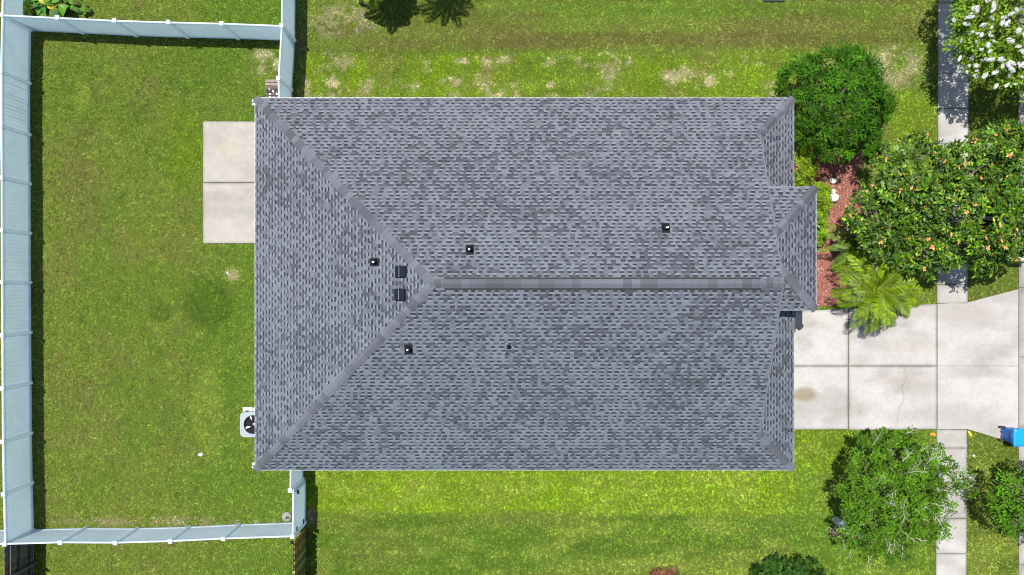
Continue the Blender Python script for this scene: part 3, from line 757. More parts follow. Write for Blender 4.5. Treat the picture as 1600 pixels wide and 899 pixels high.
g2 = vinyl_run('white vinyl gate with black latch at the bottom fence corner', [(458.5, 763), (457.5, 838)], post_at=[1], name='vinyl_gate')
g2['category'] = 'gate'
m = MB(); a = FT(458.5, 772); m.box((a[0] + .05, a[1] - .05, 1.25), (.05, .16, .10), bev=.01); m.tube([(a[0] + .08, a[1] - .05, 1.25), (a[0] + .12, a[1] - .12, 1.25)], .012, 6); m.build('latch', M['black'], g2)
m = MB()
for z in (.4, 1.3): m.box((FT(457.5, 832)[0] + .05, FT(457.5, 832)[1], z), (.03, .2, .08), bev=.005)
m.build('hinge', M['black'], g2)

# ------------------------------------------------------------------ wood fences
def wood_fence(label, x, y0, y1, h, cols, face, seed, boards_both=False):
    root = empty('wooden_fence', (x, y0, 0), label, 'fence'); rnd = random.Random(seed); y = y0; k = 0
    sgn = 1 if y1 > y0 else -1
    m = MB()
    while (y1 - y) * sgn > 0:
        w = rnd.uniform(.135, .15); hh = h + rnd.uniform(-.02, .02); c = tuple(v * rnd.uniform(.7, 1.3) for v in rnd.choice(cols))
        off = (.03 if (k % 2 == 0 or not boards_both) else -.03)
        yc = y + sgn * w / 2; t = .02; s = w / 2; cn = .03
        prof = [(-s, .03), (s, .03), (s, hh - cn), (s - cn, hh), (-s + cn, hh), (-s, hh - cn)]; xx = x + off * face
        vs = [(xx - t / 2, yc + a, z) for a, z in prof] + [(xx + t / 2, yc + a, z) for a, z in prof]; n = 6
        m.add(vs, [tuple(range(n)), tuple(range(2 * n - 1, n - 1, -1))] + [(i, n + i, n + (i + 1) % n, (i + 1) % n) for i in range(n)], c)
        y += sgn * (w + .006 if not boards_both else w * .78); k += 1
    m.build('pickets', M['wood'], root)
    for z in (.3, .95, h - .25):
        m = MB(); m.box((x + (.0 if boards_both else .065), (y0 + y1) / 2, z), (.04, abs(y1 - y0), .09), col=tuple(v * .9 for v in cols[0])); m.build('rail', M['wood'], root)
    yy = y0 + sgn * 1.3
    while (y1 - yy) * sgn > 0:
        m = MB(); m.box((x + (.13 if not boards_both else .0), yy, h / 2), (.09, .09, h - .02), bev=.004, col=tuple(v * 1.3 for v in cols[0])); m.build('post', M['wood'], root); yy += sgn * 2.4
    return root
c0 = FT(8.5, 850)
wood_fence('dark weathered wooden fence continuing below the bottom left corner', c0[0] + .0, c0[1] - .12, c0[1] - 4.5, 1.72, [(.085, .070, .062), (.11, .092, .08), (.06, .05, .045)], -1, 3)
c0 = FT(457, 841)
wood_fence('olive and brown wooden fence below the white gate', c0[0] + .02, c0[1] - .14, c0[1] - 4.5, 1.62, [(.27, .20, .045), (.16, .13, .05), (.10, .075, .04), (.33, .26, .07)], 1, 4, True)

# ------------------------------------------------------------------ small things
def pallet():
    a = P(414.5, 124, .3); b = P(441, 160, .3); cx, cy = (a.x + b.x) / 2, (a.y + b.y) / 2
    root = empty('wooden_pallet', (cx, cy, 0), 'dark weathered wooden pallet with pale stains between fence and roof corner', 'pallet'); rnd = random.Random(5)
    W_, D_ = abs(b.x - a.x), abs(a.y - b.y)
    for i in range(7):
        m = MB(); y = cy - D_ / 2 + (i + .5) * D_ / 7; k = rnd.uniform(.5, 1.3); c = (.07 * k, .055 * k, .05 * k) if i < 5 else (.20, .15, .13)
        m.box((cx, y, .28), (W_, D_ / 7 - .025, .022), rnd.uniform(-.02, .02), col=c); m.build('slat', M['wood'], root)
    for s in (-1, 0, 1):
        m = MB(); m.box((cx + s * (W_ / 2 - .05), cy, .14), (.08, D_ - .02, .24), col=(.06, .05, .045)); m.build('bearer', M['wood'], root)
    m = MB()
    for i in range(16):
        x, y = cx + rnd.uniform(-.2, .15), cy + rnd.uniform(-D_ / 2, D_ * .25); r = rnd.uniform(.02, .06); n = 9
        pts = [(x + r * rnd.uniform(.4, 1.2) * math.cos(t), y + r * rnd.uniform(.8, 1.9) * math.sin(t), .295 + i * .0003) for t in np.linspace(0, 5.6, n)]
        m.add(pts, [tuple(range(n))], (.42, .37, .34))
    m.build('stain', M['wood'], root)
pallet()

def ico(c, r, seed, m=None, jag=.18, sub=2, flat=1.0):
    import bmesh
    bm = bmesh.new(); bmesh.ops.create_icosphere(bm, subdivisions=sub, radius=1.0); rnd = random.Random(seed); mb = MB()
    off = [rnd.uniform(0, 6) for _ in range(6)]
    vs = []
    for v in bm.verts:
        k = 1 + jag * (math.sin(v.co.x * 3 + off[0]) * .5 + math.sin(v.co.y * 4 + off[1]) * .4 + math.sin(v.co.z * 3.5 + off[2]) * .4) + rnd.uniform(-.04, .04)
        vs.append((c[0] + v.co.x * r[0] * k, c[1] + v.co.y * r[1] * k, c[2] + v.co.z * r[2] * k))
    fs = [tuple(v.index for v in f.verts) for f in bm.faces]; bm.free()
    return mb.add(vs, fs)
for (px, py, rx, ry, rz, lb) in ((1302.5, 282.5, .15, .13, .16, 'small round white stone at the top of the three in the red mulch'), (1304, 298.5, .09, .09, .10, 'smallest white stone, middle of the three in the red mulch'), (1303.5, 309.5, .235, .17, .20, 'largest white stone with a hollow at the bottom of the three in the red mulch')):
    p = P(px, py, .2); tag(ico((p.x, p.y, rz + .03), (rx, ry, rz), int(px), jag=.22).build('white_stone', M['stone'], loc=(p.x, p.y, 0)), lb, 'stone', 'white stones in the mulch bed')
# garden disc next to the gate
p = P(448, 808, .05); m = MB(); m.lathe((p.x, p.y, 0), [(.2, 0), (.22, .03), (.2, .06), (.13, .09), (.05, .1)], 24)
rt = m.build('ground_cover_disc', M['greystone'], loc=(p.x, p.y, 0)); tag(rt, 'round grey domed cover with black handle beside the gate', 'cover')
m = MB(); m.tube([(p.x - .02, p.y - .08, .09), (p.x + .0, p.y - .02, .17), (p.x + .03, p.y + .03, .13), (p.x + .12, p.y - .03, .12)], .018, 8); m.build('handle', M['black'], rt)
# bright scraps on the lawn
p = P(314.5, 710); tag(ico((p.x, p.y, .05), (.10, .07, .05), 9, jag=.3).build('white_ball_scrap', M['stone'], loc=(p.x, p.y, 0)), 'crumpled white scrap lying alone on the back lawn', 'scrap')
p = P(356, 427); tag(ico((p.x, p.y, .03), (.045, .04, .03), 10, jag=.3).build('pebble', M['stone'], loc=(p.x, p.y, 0)), 'tiny white pebble at a bare patch left of the roof', 'pebble')
p = P(1521, 712); tag(ico((p.x + .5 * 0, p.y, .03), (.06, .04, .03), 14, jag=.3).build('pebble', M['stone'], loc=(p.x, p.y, 0)), 'pale pebble on the grass strip below the blue bin', 'pebble')
p = P(458, 846, 1.5); tag(ico((p.x, p.y, 1.62), (.07, .07, .06), 11, jag=.1).build('black_finial', M['black'], loc=(p.x, p.y, 1.55)), 'small black knob on the end of the olive wooden fence', 'knob')
# markers
def marker(px, py, rz, col, lb):
    p = P(px, py, .05); m = MB(); m.box((p.x, p.y, .05), (.24, .09, .05), rz, bev=.015, col=col); o = m.build('lawn_marker', M['marker'], loc=(p.x, p.y, 0))
    tag(o, lb, 'marker'); m = MB(); m.tube([(p.x - .17 * math.cos(rz), p.y - .17 * math.sin(rz), .05), (p.x - .1 * math.cos(rz), p.y - .1 * math.sin(rz), .05)], .02, 8, col=(.1, .09, .07)); m.build('stake', M['marker'], o)
marker(1457.5, 679, math.radians(-5), (.85, .22, .01), 'orange lawn marker on the grass left of the sidewalk')
marker(1515.5, 677.5, math.radians(-55), (.75, .60, .02), 'yellow lawn marker on the grass right of the sidewalk')
# stepping block at the top edge
a = P(1193, -8, .12); b = P(1228, 1.2, .12); m = MB()
for k in range(2): m.box((a.x + (b.x - a.x) * (.25 + .5 * k), (a.y + b.y) / 2, .09), ((b.x - a.x) / 2 - .03, a.y - b.y, .18), bev=.02, col=(.30, .27, .27))
tag(m.build('paver_block', M['concrete'], loc=(a.x, a.y, 0)), 'grey paver blocks at the top edge of the lawn', 'paver')

# utility pedestal
def pedestal():
    p = P(1321, 824, .5); rz = math.radians(-38); root = empty('utility_pedestal', (p.x, p.y, 0), 'grey and white utility pedestal standing on the lawn beside the wispy tree', 'utility box')
    u = Vector((math.cos(rz), math.sin(rz), 0)); v = Vector((-u.y, u.x, 0))
    m = MB(); c = p - u * .08; m.box((c.x, c.y, .25), (.62, .30, .50), rz, bev=.04); m.build('cabinet', M['pedestal'], root)
    m = MB(); c = p - u * .08; m.box((c.x, c.y, .52), (.56, .25, .04), rz, bev=.03); m.build('lid', M['pedestal'], root)
    m = MB(); c = p + u * .30; m.box((c.x, c.y, .30), (.20, .30, .56), rz, bev=.05); m.build('meter_housing', M['trim'], root)
    m = MB(); c = p + u * .32; m.box((c.x + .02, c.y + .03, .595), (.07, .1, .02), rz, bev=.005); m.build('cap', M['greystone'], root)
pedestal()
p = P(1342, 834, .03); m = MB(); m.box((p.x, p.y, .03), (.5, .32, .06), math.radians(-32), bev=.01, col=(.30, .31, .22)); tag(m.build('ground_vault_lid', M['concrete'], loc=(p.x, p.y, 0)), 'flat grey green vault lid half under the wispy tree', 'lid')

# blue bin
def bin_():
    x0, y0 = 767 / 36 - .22, -(664.5 - 449.5) / 36; root = empty('wheeled_bin', (x0 + .36, y0 - .36, 0), 'blue wheeled rubbish bin with bright blue lid at the kerb', 'bin')
    cx, cy = x0 + .36, y0 - .33
    m = MB(); hw0, hw1, n = .27, .34, 0
    def ring(z, hx, hy, k=.05, ox=0): return [(cx + ox - hx + k, cy - hy, z), (cx + ox + hx - k, cy - hy, z), (cx + ox + hx, cy - hy + k, z), (cx + ox + hx, cy + hy - k, z), (cx + ox + hx - k, cy + hy, z), (cx + ox - hx + k, cy + hy, z), (cx + ox - hx, cy + hy - k, z), (cx + ox - hx, cy - hy + k, z)]
    vs = ring(.06, .27, .25) + ring(.35, .29, .27) + ring(.36, .305, .285) + ring(.85, .34, .32) + ring(.86, .375, .355) + ring(.97, .375, .355)
    fs = [tuple(range(7, -1, -1)), tuple(range(40, 48))]
    for r in range(5):
        for i in range(8): fs.append((r * 8 + i, r * 8 + (i + 1) % 8, r * 8 + 8 + (i + 1) % 8, r * 8 + 8 + i))
    m.add(vs, fs); m.build('body', M['blue'], root)
    m = MB()
    vs = ring(.972, .40, .375) + ring(1.0, .40, .375) + ring(1.06, .33, .31); fs = [tuple(range(16, 24))] + [(r * 8 + i, r * 8 + (i + 1) % 8, r * 8 + 8 + (i + 1) % 8, r * 8 + 8 + i) for r in range(2) for i in range(8)]
    m.add(vs, fs); m.build('lid', M['bluelid'], root)
    m = MB()
    for yy in (-.12, .12): m.box((cx - .335, cy + yy, .55), (.05, .05, .55), bev=.012)
    m.build('rib', M['blue'], root)
    m = MB(); m.tube([(cx - .42, cy - .25, .93), (cx - .42, cy + .25, .93)], .018, 8); m.build('handle', M['blue'], root)
    for s in (-1, 1):
        m = MB(); m.tube([(cx - .27, cy + s * .27 - .03 * s, .13), (cx - .27, cy + s * .27 + .04 * s, .13)], .13, 18); wh = m.build('wheel', M['rubber'], root)
    m = MB(); m.tube([(cx - .27, cy - .3, .13), (cx - .27, cy + .34, .13)], .014, 8); m.build('axle', M['greystone'], root)
bin_()

# mailbox
def mailbox():
    b = P(1563, 405); x, y = b.x, b.y; root = empty('mailbox', (x, y, 0), 'white mailbox on a white post at the kerb under the magnolia edge', 'mailbox')
    m = MB(); m.box((x, y, .55), (.11, .11, 1.1), bev=.008); m.build('post', M['trim'], root)
    m = MB(); m.box((x + .18, y, .98), (.55, .09, .09), bev=.008); m.build('arm', M['trim'], root)
    m = MB(); n = 10; prof = [(-.10, 0), (.10, 0), (.10, .12)] + [(.10 * math.cos(t), .12 + .10 * math.sin(t)) for t in np.linspace(.3, 2.84, 7)] + [(-.10, .12)]; k = len(prof)
    vs = [(x + .0, y + a, 1.03 + z) for a, z in prof] + [(x + .52, y + a, 1.03 + z) for a, z in prof]
    m.add(vs, [tuple(range(k - 1, -1, -1)), tuple(range(k, 2 * k))] + [(i, (i + 1) % k, k + (i + 1) % k, k + i) for i in range(k)]); m.build('box', M['trim'], root)
    m = MB(); m.box((x + .535, y, 1.12), (.02, .21, .21), bev=.005); m.build('door', M['greystone'], root)
mailbox()

# ------------------------------------------------------------------ vegetation
def unit(v): return v / (np.linalg.norm(v, axis=-1, keepdims=True) + 1e-9)
def leaf_arrays(c, nrm, t, L, Wd, fold=.12):
    t = unit(t - nrm * (t * nrm).sum(1, keepdims=True)); b = np.cross(nrm, t); L = L[:, None]; Wd = Wd[:, None]
    V = np.stack([c, c + t * L * .45 + b * Wd / 2 + nrm * fold * Wd, c + t * L, c + t * L * .45 - b * Wd / 2 + nrm * fold * Wd], 1)
    return V.reshape(-1, 3)
def leaf_mesh(name, V, n, cols, m, parent):
    k = np.arange(n) * 4; Fc = np.concatenate([np.stack([k, k + 1, k + 2], 1), np.stack([k, k + 2, k + 3], 1)])
    return mesh_np(name, V, Fc, m, parent, col=np.repeat(np.clip(cols, .002, .9), 4, 0))
def crown_pts(n, c, r, seed, lump=.18, inner=.5, low=-.35):
    R = np.random.default_rng(seed); d = unit(R.normal(0, 1, (n * 4, 3))); d = d[d[:, 2] > low][:n]; n = len(d)
    ph = R.uniform(0, 6.28, 8); w = np.zeros(n)
    for k, f in enumerate((2, 3, 5, 7)):
        w += np.sin(f * np.arctan2(d[:, 1], d[:, 0]) + ph[k] + 2 * d[:, 2]) / (1.4 + k * .4) + .6 * np.sin(f * 1.3 * d[:, 2] * 2 + ph[k + 4])/(1.4+k*.5)
    rad = (1 + lump * w * .5) * (inner + (1 - inner) * R.random(n) ** .45)
    return np.array(c) + d * np.array(r) * rad[:, None], d, R
def tree(name, label, base, c, r, color, nclump=500, nleaf=26, L=.13, asp=.42, cr=.20, seed=1, lump=.18, inner=.5, barkm='bark', mt='leaf', trunk=.12, nlimb=40, group=None, cat='tree', upb=.9, low=-.35, multi=1, twig=.012, ext=0, var=.22, prune=0.0, yel=.25, bend=.0):
    root = empty(name, (base[0], base[1], 0), label, cat, group)
    C, D, R = crown_pts(nclump, c, r, seed, lump, inner, low)
    if prune > 0:
        f = fbm(C[:, 0] + seed * 3.1, C[:, 1] + C[:, 2], .9, 2, off=seed) ; k = f > np.quantile(f, prune); C = C[k]; D = D[k]
    n = len(C); cb = R.lognormal(0, var, n)
    N = n * nleaf; ci = np.repeat(np.arange(n), nleaf)
    off = R.normal(0, 1, (N, 3)); off = unit(off) * (R.random(N) ** .6)[:, None] * cr * R.uniform(.6, 1.3, n)[ci][:, None]
    pos = C[ci] + off * np.array((1, 1, .7))
    pos[:, 2] = np.maximum(pos[:, 2], .06)
    nr = unit(np.array((0, 0, upb)) + D[ci] * .55 + R.normal(0, .45, (N, 3)))
    t = unit(off / cr * 1.1 + D[ci] * .5 + R.normal(0, .35, (N, 3)) + np.array((0, 0, -bend)))
    Ls = R.uniform(.7, 1.25, N) * L
    col = np.array(color) * cb[ci][:, None] * R.lognormal(0, .2, N)[:, None]
    y = R.random(N) * yel; col = col * (1 - y[:, None]) + col * np.array((1.9, 1.35, .8)) * y[:, None]
    V = leaf_arrays(pos, nr, t, Ls, Ls * asp)
    cm = leaf_mesh('crown', V, N, col, M[mt], root)
    tb = MB(); c = np.array(c); bx, by = base
    h0 = max(.15, c[2] - r[2] * .75)
    stems = []
    for k in range(multi):
        a = 6.28 * k / max(1, multi) + seed; o = 0 if multi == 1 else trunk * 1.2
        s0 = Vector((bx + o * math.cos(a), by + o * math.sin(a), 0)); q = .45 if multi > 1 else .0
        fork = Vector((bx + (c[0] - bx) * .5 + q * r[0] * .35 * math.cos(a), by + (c[1] - by) * .5 + q * r[1] * .35 * math.sin(a), h0))
        tb.tube([s0, s0.lerp(fork, .5) + Vector((.03, .02, 0)), fork], [trunk, trunk * .82, trunk * .68], 10); stems.append(fork)
    idx = R.choice(n, min(nlimb, n), replace=False)
    for j in idx:
        e = Vector(C[j]) + Vector(D[j]) * ext; s = min(stems, key=lambda q: (q - e).length); mid = s.lerp(e, .5) + Vector((*R.normal(0, .08, 2), .10 * r[2])); m2 = mid.lerp(e, .6) + Vector(R.normal(0, .04, 3))
        tb.tube([s, mid, m2, e], [trunk * .33, max(twig * 2.0, trunk * .2), twig * 1.5, twig * .6], 6, cap=False)
    tb.build('trunk', M[barkm], root)
    return root, C, D, R

tree('round_tree', 'round dense bright green tree touching the top right roof corner', (12.98, 7.25), (13.08, 7.4, 2.0), (2.12, 2.2, 1.75), (.026, .090, .002), 300, 50, .17, .30, .25, seed=3, lump=.22, inner=.76, low=-.5, nlimb=40, var=.34, trunk=.09, multi=3, upb=.7)
r2, C2, D2, R2 = tree('crape_myrtle', 'green tree covered in white blossom clusters over the sidewalk', (20.9, 11.3), (20.3, 11.15, 3.2), (3.9, 3.7, 1.5), (.105, .20, .013), 1250, 30, .12, .48, .22, seed=8, lump=.16, inner=.55, low=-.1, multi=4, trunk=.07, nlimb=60, var=.2)
def blossom_mesh(seed):
    R = np.random.default_rng(seed); n = 130; d = unit(R.normal(0, 1, (n, 3))); h = R.random(n)
    c = d * np.array((.095, .095, .07)) * (.4 + .6 * R.random(n) ** .5)[:, None]; c[:, 2] += .05
    V = leaf_arrays(c, unit(d + np.array((0, 0, .6))), unit(R.normal(0, 1, (n, 3))), R.uniform(.03, .055, n), R.uniform(.03, .045, n)); k = np.arange(n) * 4
    me = bpy.data.meshes.new('blossom'); F_ = [tuple(x) for x in np.concatenate([np.stack([k, k + 1, k + 2], 1), np.stack([k, k + 2, k + 3], 1)])]
    me.from_pydata([tuple(v) for v in V], [], F_); me.materials.append(M['flower']); return me
bms = [blossom_mesh(k) for k in range(4)]
sc = (D2[:, 2] * .5 + np.linalg.norm((C2 - np.array((20.3, 11.15, 3.2))) / np.array((3.9, 3.7, 1.5)), axis=1)) + R2.random(len(C2)) * .25 + .8 * fbm(C2[:, 0], C2[:, 1], 1.1, 2, off=80) - .05 * (C2[:, 0] - 18) - .04 * (C2[:, 1] - 9)
vis = (C2[:, 0] * F / (CAMH - C2[:, 2]) < 830) & (C2[:, 1] * F / (CAMH - C2[:, 2]) < 470)
sc = np.where(vis, sc, -9); order = np.argsort(-sc); chosen = []
for j in order:
    if len(chosen) >= 98: break
    if sc[j] > 0 and all(np.hypot(*(C2[j] - C2[q])[:2]) > .10 for q in chosen): chosen.append(j)
for k, j in enumerate(chosen):
    o = bpy.data.objects.new('blossom', bms[k % 4]); COL.objects.link(o); o.parent = r2; o.location = Vector(C2[j]) + Vector(D2[j]) * .18 + Vector((0, 0, .08)) - r2.location
    o.rotation_euler = (random.uniform(-.4, .4), random.uniform(-.4, .4), random.uniform(0, 6)); s = random.uniform(.55, 1.15); o.scale = (s * random.uniform(1, 1.9), s * random.uniform(.6, 1), s)
# magnolia
mroot = empty('magnolia_tree', (16.3, 3.1, 0), 'spreading magnolia with glossy dark leaves and orange pods by the sidewalk', 'tree')
def magnolia():
    lobes = [((15.6, 4.1, 3.4), (1.7, 1.6, 1.2)), ((17.6, 4.3, 3.9), (1.6, 1.5, 1.2)), ((14.5, 2.6, 3.1), (1.45, 1.5, 1.1)), ((17.2, 2.7, 4.0), (1.8, 1.45, 1.3)), ((19.1, 4.0, 3.7), (1.35, 1.8, 1.1)), ((19.3, 2.3, 3.4), (1.15, 1.3, 1.0)), ((16.2, 1.6, 3.1), (1.4, 1.2, 1.0)), ((18.7, 1.35, 2.7), (.9, .7, .5)), ((18.9, 5.6, 3.4), (.9, .7, .6))]
    AV = []; AC = []; NN = 0; ends = []; R = np.random.default_rng(77)
    for i, (c, r) in enumerate(lobes):
        C, D, _ = crown_pts(int(98 * r[0] * r[1]), c, r, 50 + i, .22, .55, -.2); n = len(C); nl = 14; N = n * nl; ci = np.repeat(np.arange(n), nl)
        th = R.uniform(0, 6.28, N); el = R.uniform(-.1, .8, N)
        t = np.stack([np.cos(th) * np.cos(el), np.sin(th) * np.cos(el), np.sin(el)], 1); t = unit(t + D[ci] * .35)
        pos = C[ci] + t * R.uniform(0, .09, N)[:, None] + R.normal(0, .04, (N, 3)); nr = unit(np.array((0, 0, 1.)) + R.normal(0, .32, (N, 3)) + D[ci] * .25)
        Ls = R.uniform(.12, .23, N); cb = R.lognormal(0, .38, n)
        col = np.array((.035, .086, .003)) * cb[ci][:, None] * R.lognormal(0, .25, N)[:, None]
        yl = R.random(N) < .17; col[yl] = col[yl] * np.array((3.0, 1.9, 1.0)); br = R.random(N) < .02; col[br] = (.42, .20, .06)
        AV.append(leaf_arrays(pos, nr, t, Ls, Ls * .42)); AC.append(col); NN += N; ends.append((C, D))
    leaf_mesh('crown', np.vstack(AV), NN, np.vstack(AC), M['leafgloss'], mroot)
    tb = MB(); b = Vector((16.3, 3.1, 0)); fork = Vector((16.5, 3.1, 1.6)); tb.tube([b, (16.35, 3.12, .8), fork], [.2, .16, .14], 12)
    for (C, D), (c, r) in zip(ends, lobes):
        cc = Vector(c) - Vector((0, 0, r[2] * .4)); mid = fork.lerp(cc, .5) + Vector((0, 0, .15)); tb.tube([fork, mid, cc], [.11, .08, .05], 8)
        for j in R.choice(len(C), 16, replace=False): tb.tube([cc, cc.lerp(Vector(C[j]), .55) + Vector((0, 0, .08)), Vector(C[j])], [.03, .018, .008], 5, cap=False)
    tb.build('trunk', mat('grey_bark', (.30, .27, .22), .9, noise=(14, .3)), mroot)
    AllC = np.vstack([C for C, D in ends]); AllD = np.vstack([D for C, D in ends]); up = AllD[:, 2] > .25; AllC = AllC[up]; AllD = AllD[up]
    lx, ly, lz = AllC.T; k = 0; me = []
    for s in range(3):
        m = MB(); rr = random.Random(s)
        m.add([tuple(v) for v in ico((0, 0, .03), (.045, .045, .07), s, jag=.2, sub=1).v], ico((0, 0, .03), (.045, .045, .07), s, jag=.2, sub=1).f, (.62, .25, .06))
        for q in range(6):
            a = q * 1.05 + rr.random(); d = Vector((math.cos(a), math.sin(a), .15)); sd_ = Vector((-d.y, d.x, 0)); m.add([Vector((0, 0, .02)), d * .09 + sd_ * .035, d * .16 + Vector((0, 0, .02)), d * .09 - sd_ * .035], [(0, 1, 2, 3)], (.66, .36, .15) if q % 2 else (.55, .22, .05))
        o = m.build('tmp', M['pod']); me.append(o.data); bpy.data.objects.remove(o)
    for j in R.choice(len(AllC), 46, replace=False):
        o = bpy.data.objects.new('seed_pod', me[k % 3]); k += 1; COL.objects.link(o); o.parent = mroot; o.location = Vector(AllC[j]) + Vector(AllD[j]) * .08 + Vector((0, 0, .08)) - mroot.location; o.rotation_euler = (random.uniform(-.5, .5), random.uniform(-.5, .5), random.uniform(0, 6)); s = random.uniform(.45, 1.1); o.scale = (s, s, s)
magnolia()
wr, WC, WD, WR = tree('wispy_tree', 'wispy open tree with pale twigs beside the sidewalk below the driveway', (15.0, -8.1), (14.98, -8.05, 2.9), (2.5, 2.55, 1.25), (.050, .128, .005), 700, 34, .12, .45, .19, seed=15, lump=.24, inner=.25, low=-.2, barkm='bark', nlimb=60, twig=.009, ext=.10, trunk=.10, prune=.14, multi=3, var=.25)
tree('street_tree', 'leafy green tree at the right edge below the blue bin', (20.9, -8.3), (20.95, -8.5, 2.8), (2.1, 1.75, 1.15), (.045, .125, .004), 400, 28, .12, .42, .19, seed=19, lump=.24, inner=.45, low=-.2, nlimb=60, trunk=.08, multi=2, prune=.08)

for j in WR.choice(np.where(WD[:, 2] > .1)[0], 98, replace=False)[:76]:
    tw = MB(); c = Vector(WC[j]) + Vector(WD[j]) * .05; th = math.atan2(WD[j][1], WD[j][0]) + WR.normal(0, .8); d = Vector((math.cos(th), math.sin(th), .15)); q = Vector((-d.y, d.x, 0)) * WR.normal(0, .5)
    l = WR.uniform(.3, .7); pts = [c - d * l * .5 - Vector((0, 0, .03)), c + q * l * .1 + Vector((0, 0, .10)), c + d * l * .55 + q * l * .4 + Vector((0, 0, .12))]; rr = WR.uniform(.007, .013)
    tw.tube(pts, [rr, rr * .8, rr * .3], 5, cap=False)
    for f, sg, e in ((.3, 1, .45), (.6, -1, .4), (1.0, 1, .5), (1.3, -1, .3)):
        o = pts[0].lerp(pts[1], f) if f <= 1 else pts[1].lerp(pts[2], f - 1); dd = (d * .8 + Vector((-d.y, d.x, 0)) * sg * WR.uniform(.5, 1.1)).normalized(); tw.tube([o, o + dd * l * e * .5 + Vector((0, 0, .05)), o + dd * l * e + Vector((0, 0, .04))], [rr * .7, rr * .5, rr * .25], 4, cap=False)
    tw.build('twig', M['palebark'], wr)
def bush(name, label, c, r, color, n=120, nl=22, L=.1, seed=1, asp=.45, cat='shrub', group=None, mt='leaf', cr=.12, **k):
    return tree(name, label, (c[0], c[1]), (c[0], c[1], r[2] * .8), r, color, n, nl, L, asp, cr, seed=seed, lump=.2, inner=.5, low=-.4, trunk=.025, nlimb=14, group=group, cat=cat, mt=mt, multi=2, twig=.006, **k)
HG = 'yellow green shrubs along the front wall'
YG = (.13, .22, .010)
bush('hedge_shrub', 'yellow green shrub against the wall above the entry roof', (12.05, 5.15), (.75, .95, .75), YG, 220, 24, .085, seed=31, group=HG)
bush('hedge_shrub', 'yellow green shrub beside the upper end of the entry roof', (12.95, 3.75), (.55, .75, .7), YG, 170, 24, .085, seed=32, group=HG)
bush('hedge_shrub', 'yellow green shrub beside the middle of the entry roof', (12.85, 2.55), (.55, .75, .7), (.13, .24, .014), 170, 24, .085, seed=33, group=HG)
bush('dark_shrub', 'dark green tufted shrub at the bottom edge of the lawn', (P(1236, 912, .7).x, P(1240, 914, .7).y), (1.8, 1.15, .75), (.022, .070, .008), 190, 30, .17, seed=34, asp=.32, upb=.4, cr=.15, var=.35)
rp_ = P(1036, 906, .4); bush('red_leaf_shrub', 'small reddish spiky shrub at the bottom edge', (rp_.x, rp_.y), (.7, .42, .35), (.17, .075, .05), 60, 16, .16, seed=35, asp=.22, upb=.3)
bp_ = P(1196, 893); m = MB()
for k in range(7):
    t = k * .9; m.box((bp_.x + .14 * math.cos(t) * (1 + k * .2), bp_.y - .12 + .08 * math.sin(t), .04), (.22, .16, .09), t, bev=.02, col=(.5, .33, .25))
tag(m.build('edging_stones', M['concrete'], loc=(bp_.x, bp_.y, 0)), 'pinkish edging stones beside the dark shrub at the bottom', 'stones')

def palm(name, label, base, z, R_, nf, color, seed, droop=.9, ll=.42, pairs=34, wid=.022, trunkr=.14, cat='palm', crown_off=(0, 0), elev=(.1, 1.2)):
    root = empty(name, (base[0], base[1], 0), label, cat); R = np.random.default_rng(seed)
    top = np.array((base[0] + crown_off[0], base[1] + crown_off[1], z)); rb = MB(); VV = []; CC = []; N = 0
    for i in range(nf):
        th = i * 2.399 + R.normal(0, .12); q = i / nf; el = elev[0] + (elev[1] - elev[0]) * q; L = R_ * (1.12 - .25 * q) * R.uniform(.88, 1.08)
        dh = np.array((math.cos(th), math.sin(th), 0)); pts = []; p = top.copy(); a = el; st = 14
        for s in range(st + 1):
            pts.append(p.copy()); p = p + (dh * math.cos(a) + np.array((0, 0, 1)) * math.sin(a)) * L / st; a -= droop * 1.9 / st * (.4 + s / st)
        pts = np.array(pts); pts[:, 2] = np.maximum(pts[:, 2], .1)
        rb.tube([Vector(x) for x in pts], list(np.linspace(.016, .004, st + 1)), 5, cap=False, col=(.28, .30, .06))
        s = np.linspace(.10, 1.0, pairs); idx = s * st; i0 = np.clip(idx.astype(int), 0, st - 1); fr = (idx - i0)[:, None]
        pos = pts[i0] * (1 - fr) + pts[i0 + 1] * fr; tg = unit(pts[i0 + 1] - pts[i0]); side = unit(np.cross(tg, np.array((0, 0, 1.)))); up = np.cross(side, tg)
        fc = np.array(color) * R.lognormal(0, .2)
        for sg in (-1, 1):
            ln = ll * np.sin(np.clip(s * 2.6 + .45, 0, 3.0)) ** .7 * R.uniform(.85, 1.1, pairs); ln = np.maximum(ln, .08)
            t = unit(side * sg * .80 + tg * .75 + up * .28 + R.normal(0, .07, (pairs, 3)) - np.array((0, 0, .25)))
            nr = unit(up + side * sg * -.35 + R.normal(0, .12, (pairs, 3)))
            b = np.cross(nr, t); w = wid
            tip = pos + t * ln[:, None] - np.array((0, 0, 1)) * (ln * .22)[:, None]; mid = pos + t * ln[:, None] * .5 + np.array((0, 0, .01))
            VV.append(np.stack([pos, mid + b * w, tip, mid - b * w], 1).reshape(-1, 3)); 
            c = fc * R.lognormal(0, .22, pairs)[:, None]; tipy = R.random(pairs) < .15; c[tipy] *= np.array((1.8, 1.3, .7)); CC.append(c); N += pairs
    rb.build('frond_stems', M['palm'], root)
    leaf_mesh('fronds', np.vstack(VV), N, np.vstack(CC), M['palm'], root)
    m = MB(); m.tube([(base[0], base[1], 0), (base[0] + crown_off[0] * .5, base[1] + crown_off[1] * .5, z * .5), tuple(top)], [trunkr * 1.2, trunkr, trunkr * .8], 12); m.build('trunk', M['bark'], root)
    return root
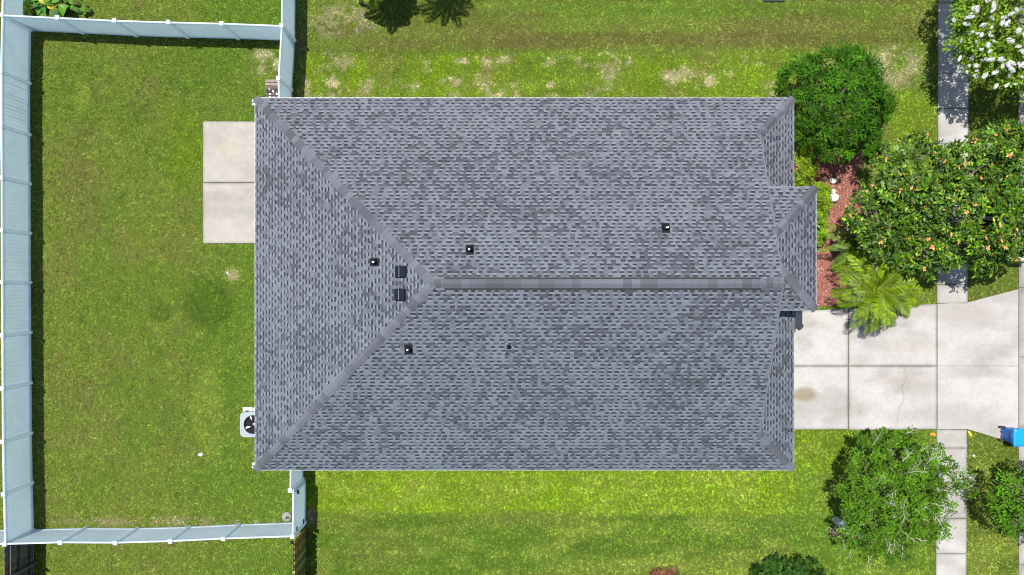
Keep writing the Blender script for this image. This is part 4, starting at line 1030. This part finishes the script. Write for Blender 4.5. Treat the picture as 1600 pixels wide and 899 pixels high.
palm('palm_tree', 'feathery bright green palm overhanging the top of the driveway', (14.84, -.02), 1.95, 1.78, 46, (.145, .25, .007), 5, ll=.46, pairs=46, wid=.015, droop=.68, elev=(.0, 1.15))
palm('sago_palm', 'smaller dark palm half under the magnolia beside the mulch', (14.2, 1.75), 1.3, 1.45, 26, (.085, .17, .010), 6, ll=.22, pairs=36, wid=.013)
palm('palm_tree', 'palm whose frond tips hang into the top edge above the roof', (P(592, 4).x, P(589, -8).y), 2.0, 1.3, 24, (.17, .29, .012), 7, ll=.4, pairs=26, wid=.04, elev=(-.2, 1.2))
palm('palm_tree', 'palm just beyond the top edge, right of the other, seen by its shadow', (P(668, 0).x, P(668, -22).y), 2.9, 1.35, 24, (.11, .2, .012), 8, ll=.3, pairs=30, wid=.022, elev=(-.1, 1.2))

def broadleaf(label, c, r, seed, nleaf=26, L=.5, z=.5, name='broadleaf_plant', col=(.09, .20, .015)):
    root = empty(name, (c[0], c[1], 0), label, 'plant'); R = random.Random(seed); st = MB(); lf = MB()
    for i in range(nleaf):
        th = R.uniform(0, 6.28); rr = R.uniform(.05, 1) * r; b = Vector((c[0] + rr * .5 * math.cos(th), c[1] + rr * .5 * math.sin(th), 0)); h = R.uniform(.5, 1) * z
        d = Vector((math.cos(th), math.sin(th), 0)); a = b + d * rr * .4 + Vector((0, 0, h)); s = Vector((-d.y, d.x, 0)); l = L * R.uniform(.6, 1.1); w = l * R.uniform(.26, .36)
        st.tube([b, b.lerp(a, .6) + Vector((0, 0, .06)), a], [.014, .011, .008], 6, col=(.25, .3, .08))
        cc = tuple(v * R.uniform(.6, 1.5) for v in col)
        if R.random() < .15: cc = (.35, .33, .03)
        pr = [(0, 0), (.18, .6), (.4, 1), (.65, .85), (.88, .4), (1, .0)]; ctr = [a + d * l * t + Vector((0, 0, .08 * math.sin(t * 3.1) - .18 * t * t)) for t, _ in pr]
        le = [p + s * w * k + Vector((0, 0, .05 * k)) for p, (_, k) in zip(ctr, pr)]; ri = [p - s * w * k + Vector((0, 0, .05 * k)) for p, (_, k) in zip(ctr, pr)]
        for q in range(5): lf.add([ctr[q], ctr[q + 1], le[q + 1], le[q]], [(0, 1, 2, 3)], cc, True); lf.add([ctr[q], ri[q], ri[q + 1], ctr[q + 1]], [(0, 1, 2, 3)], cc, True)
    st.build('stems', M['palm'], root); lf.build('leaves', M['leafgloss'], root)
for (px, py, s, lb) in ((30, 6, 1, 'yellow green broad leaved plant at the top left fence corner'), (68, 8, 2, 'dark broad leaved plant between two others above the top fence'), (105, 4, 3, 'broad leaved plant with drooping leaves, rightmost above the top fence')):
    p = P(px, py, .5); broadleaf(lb, (p.x, p.y), .45, s, 24, .5, .55, col=((.13, .25, .012), (.045, .12, .02), (.07, .15, .02))[s - 1])
b = P(1333, 398, 1.4); broadleaf('tall plant with huge paddle leaves between palm and mulch', (b.x + .25, b.y + .05), .45, 43, 7, .95, 1.35, name='paddle_leaf_plant', col=(.055, .16, .01))
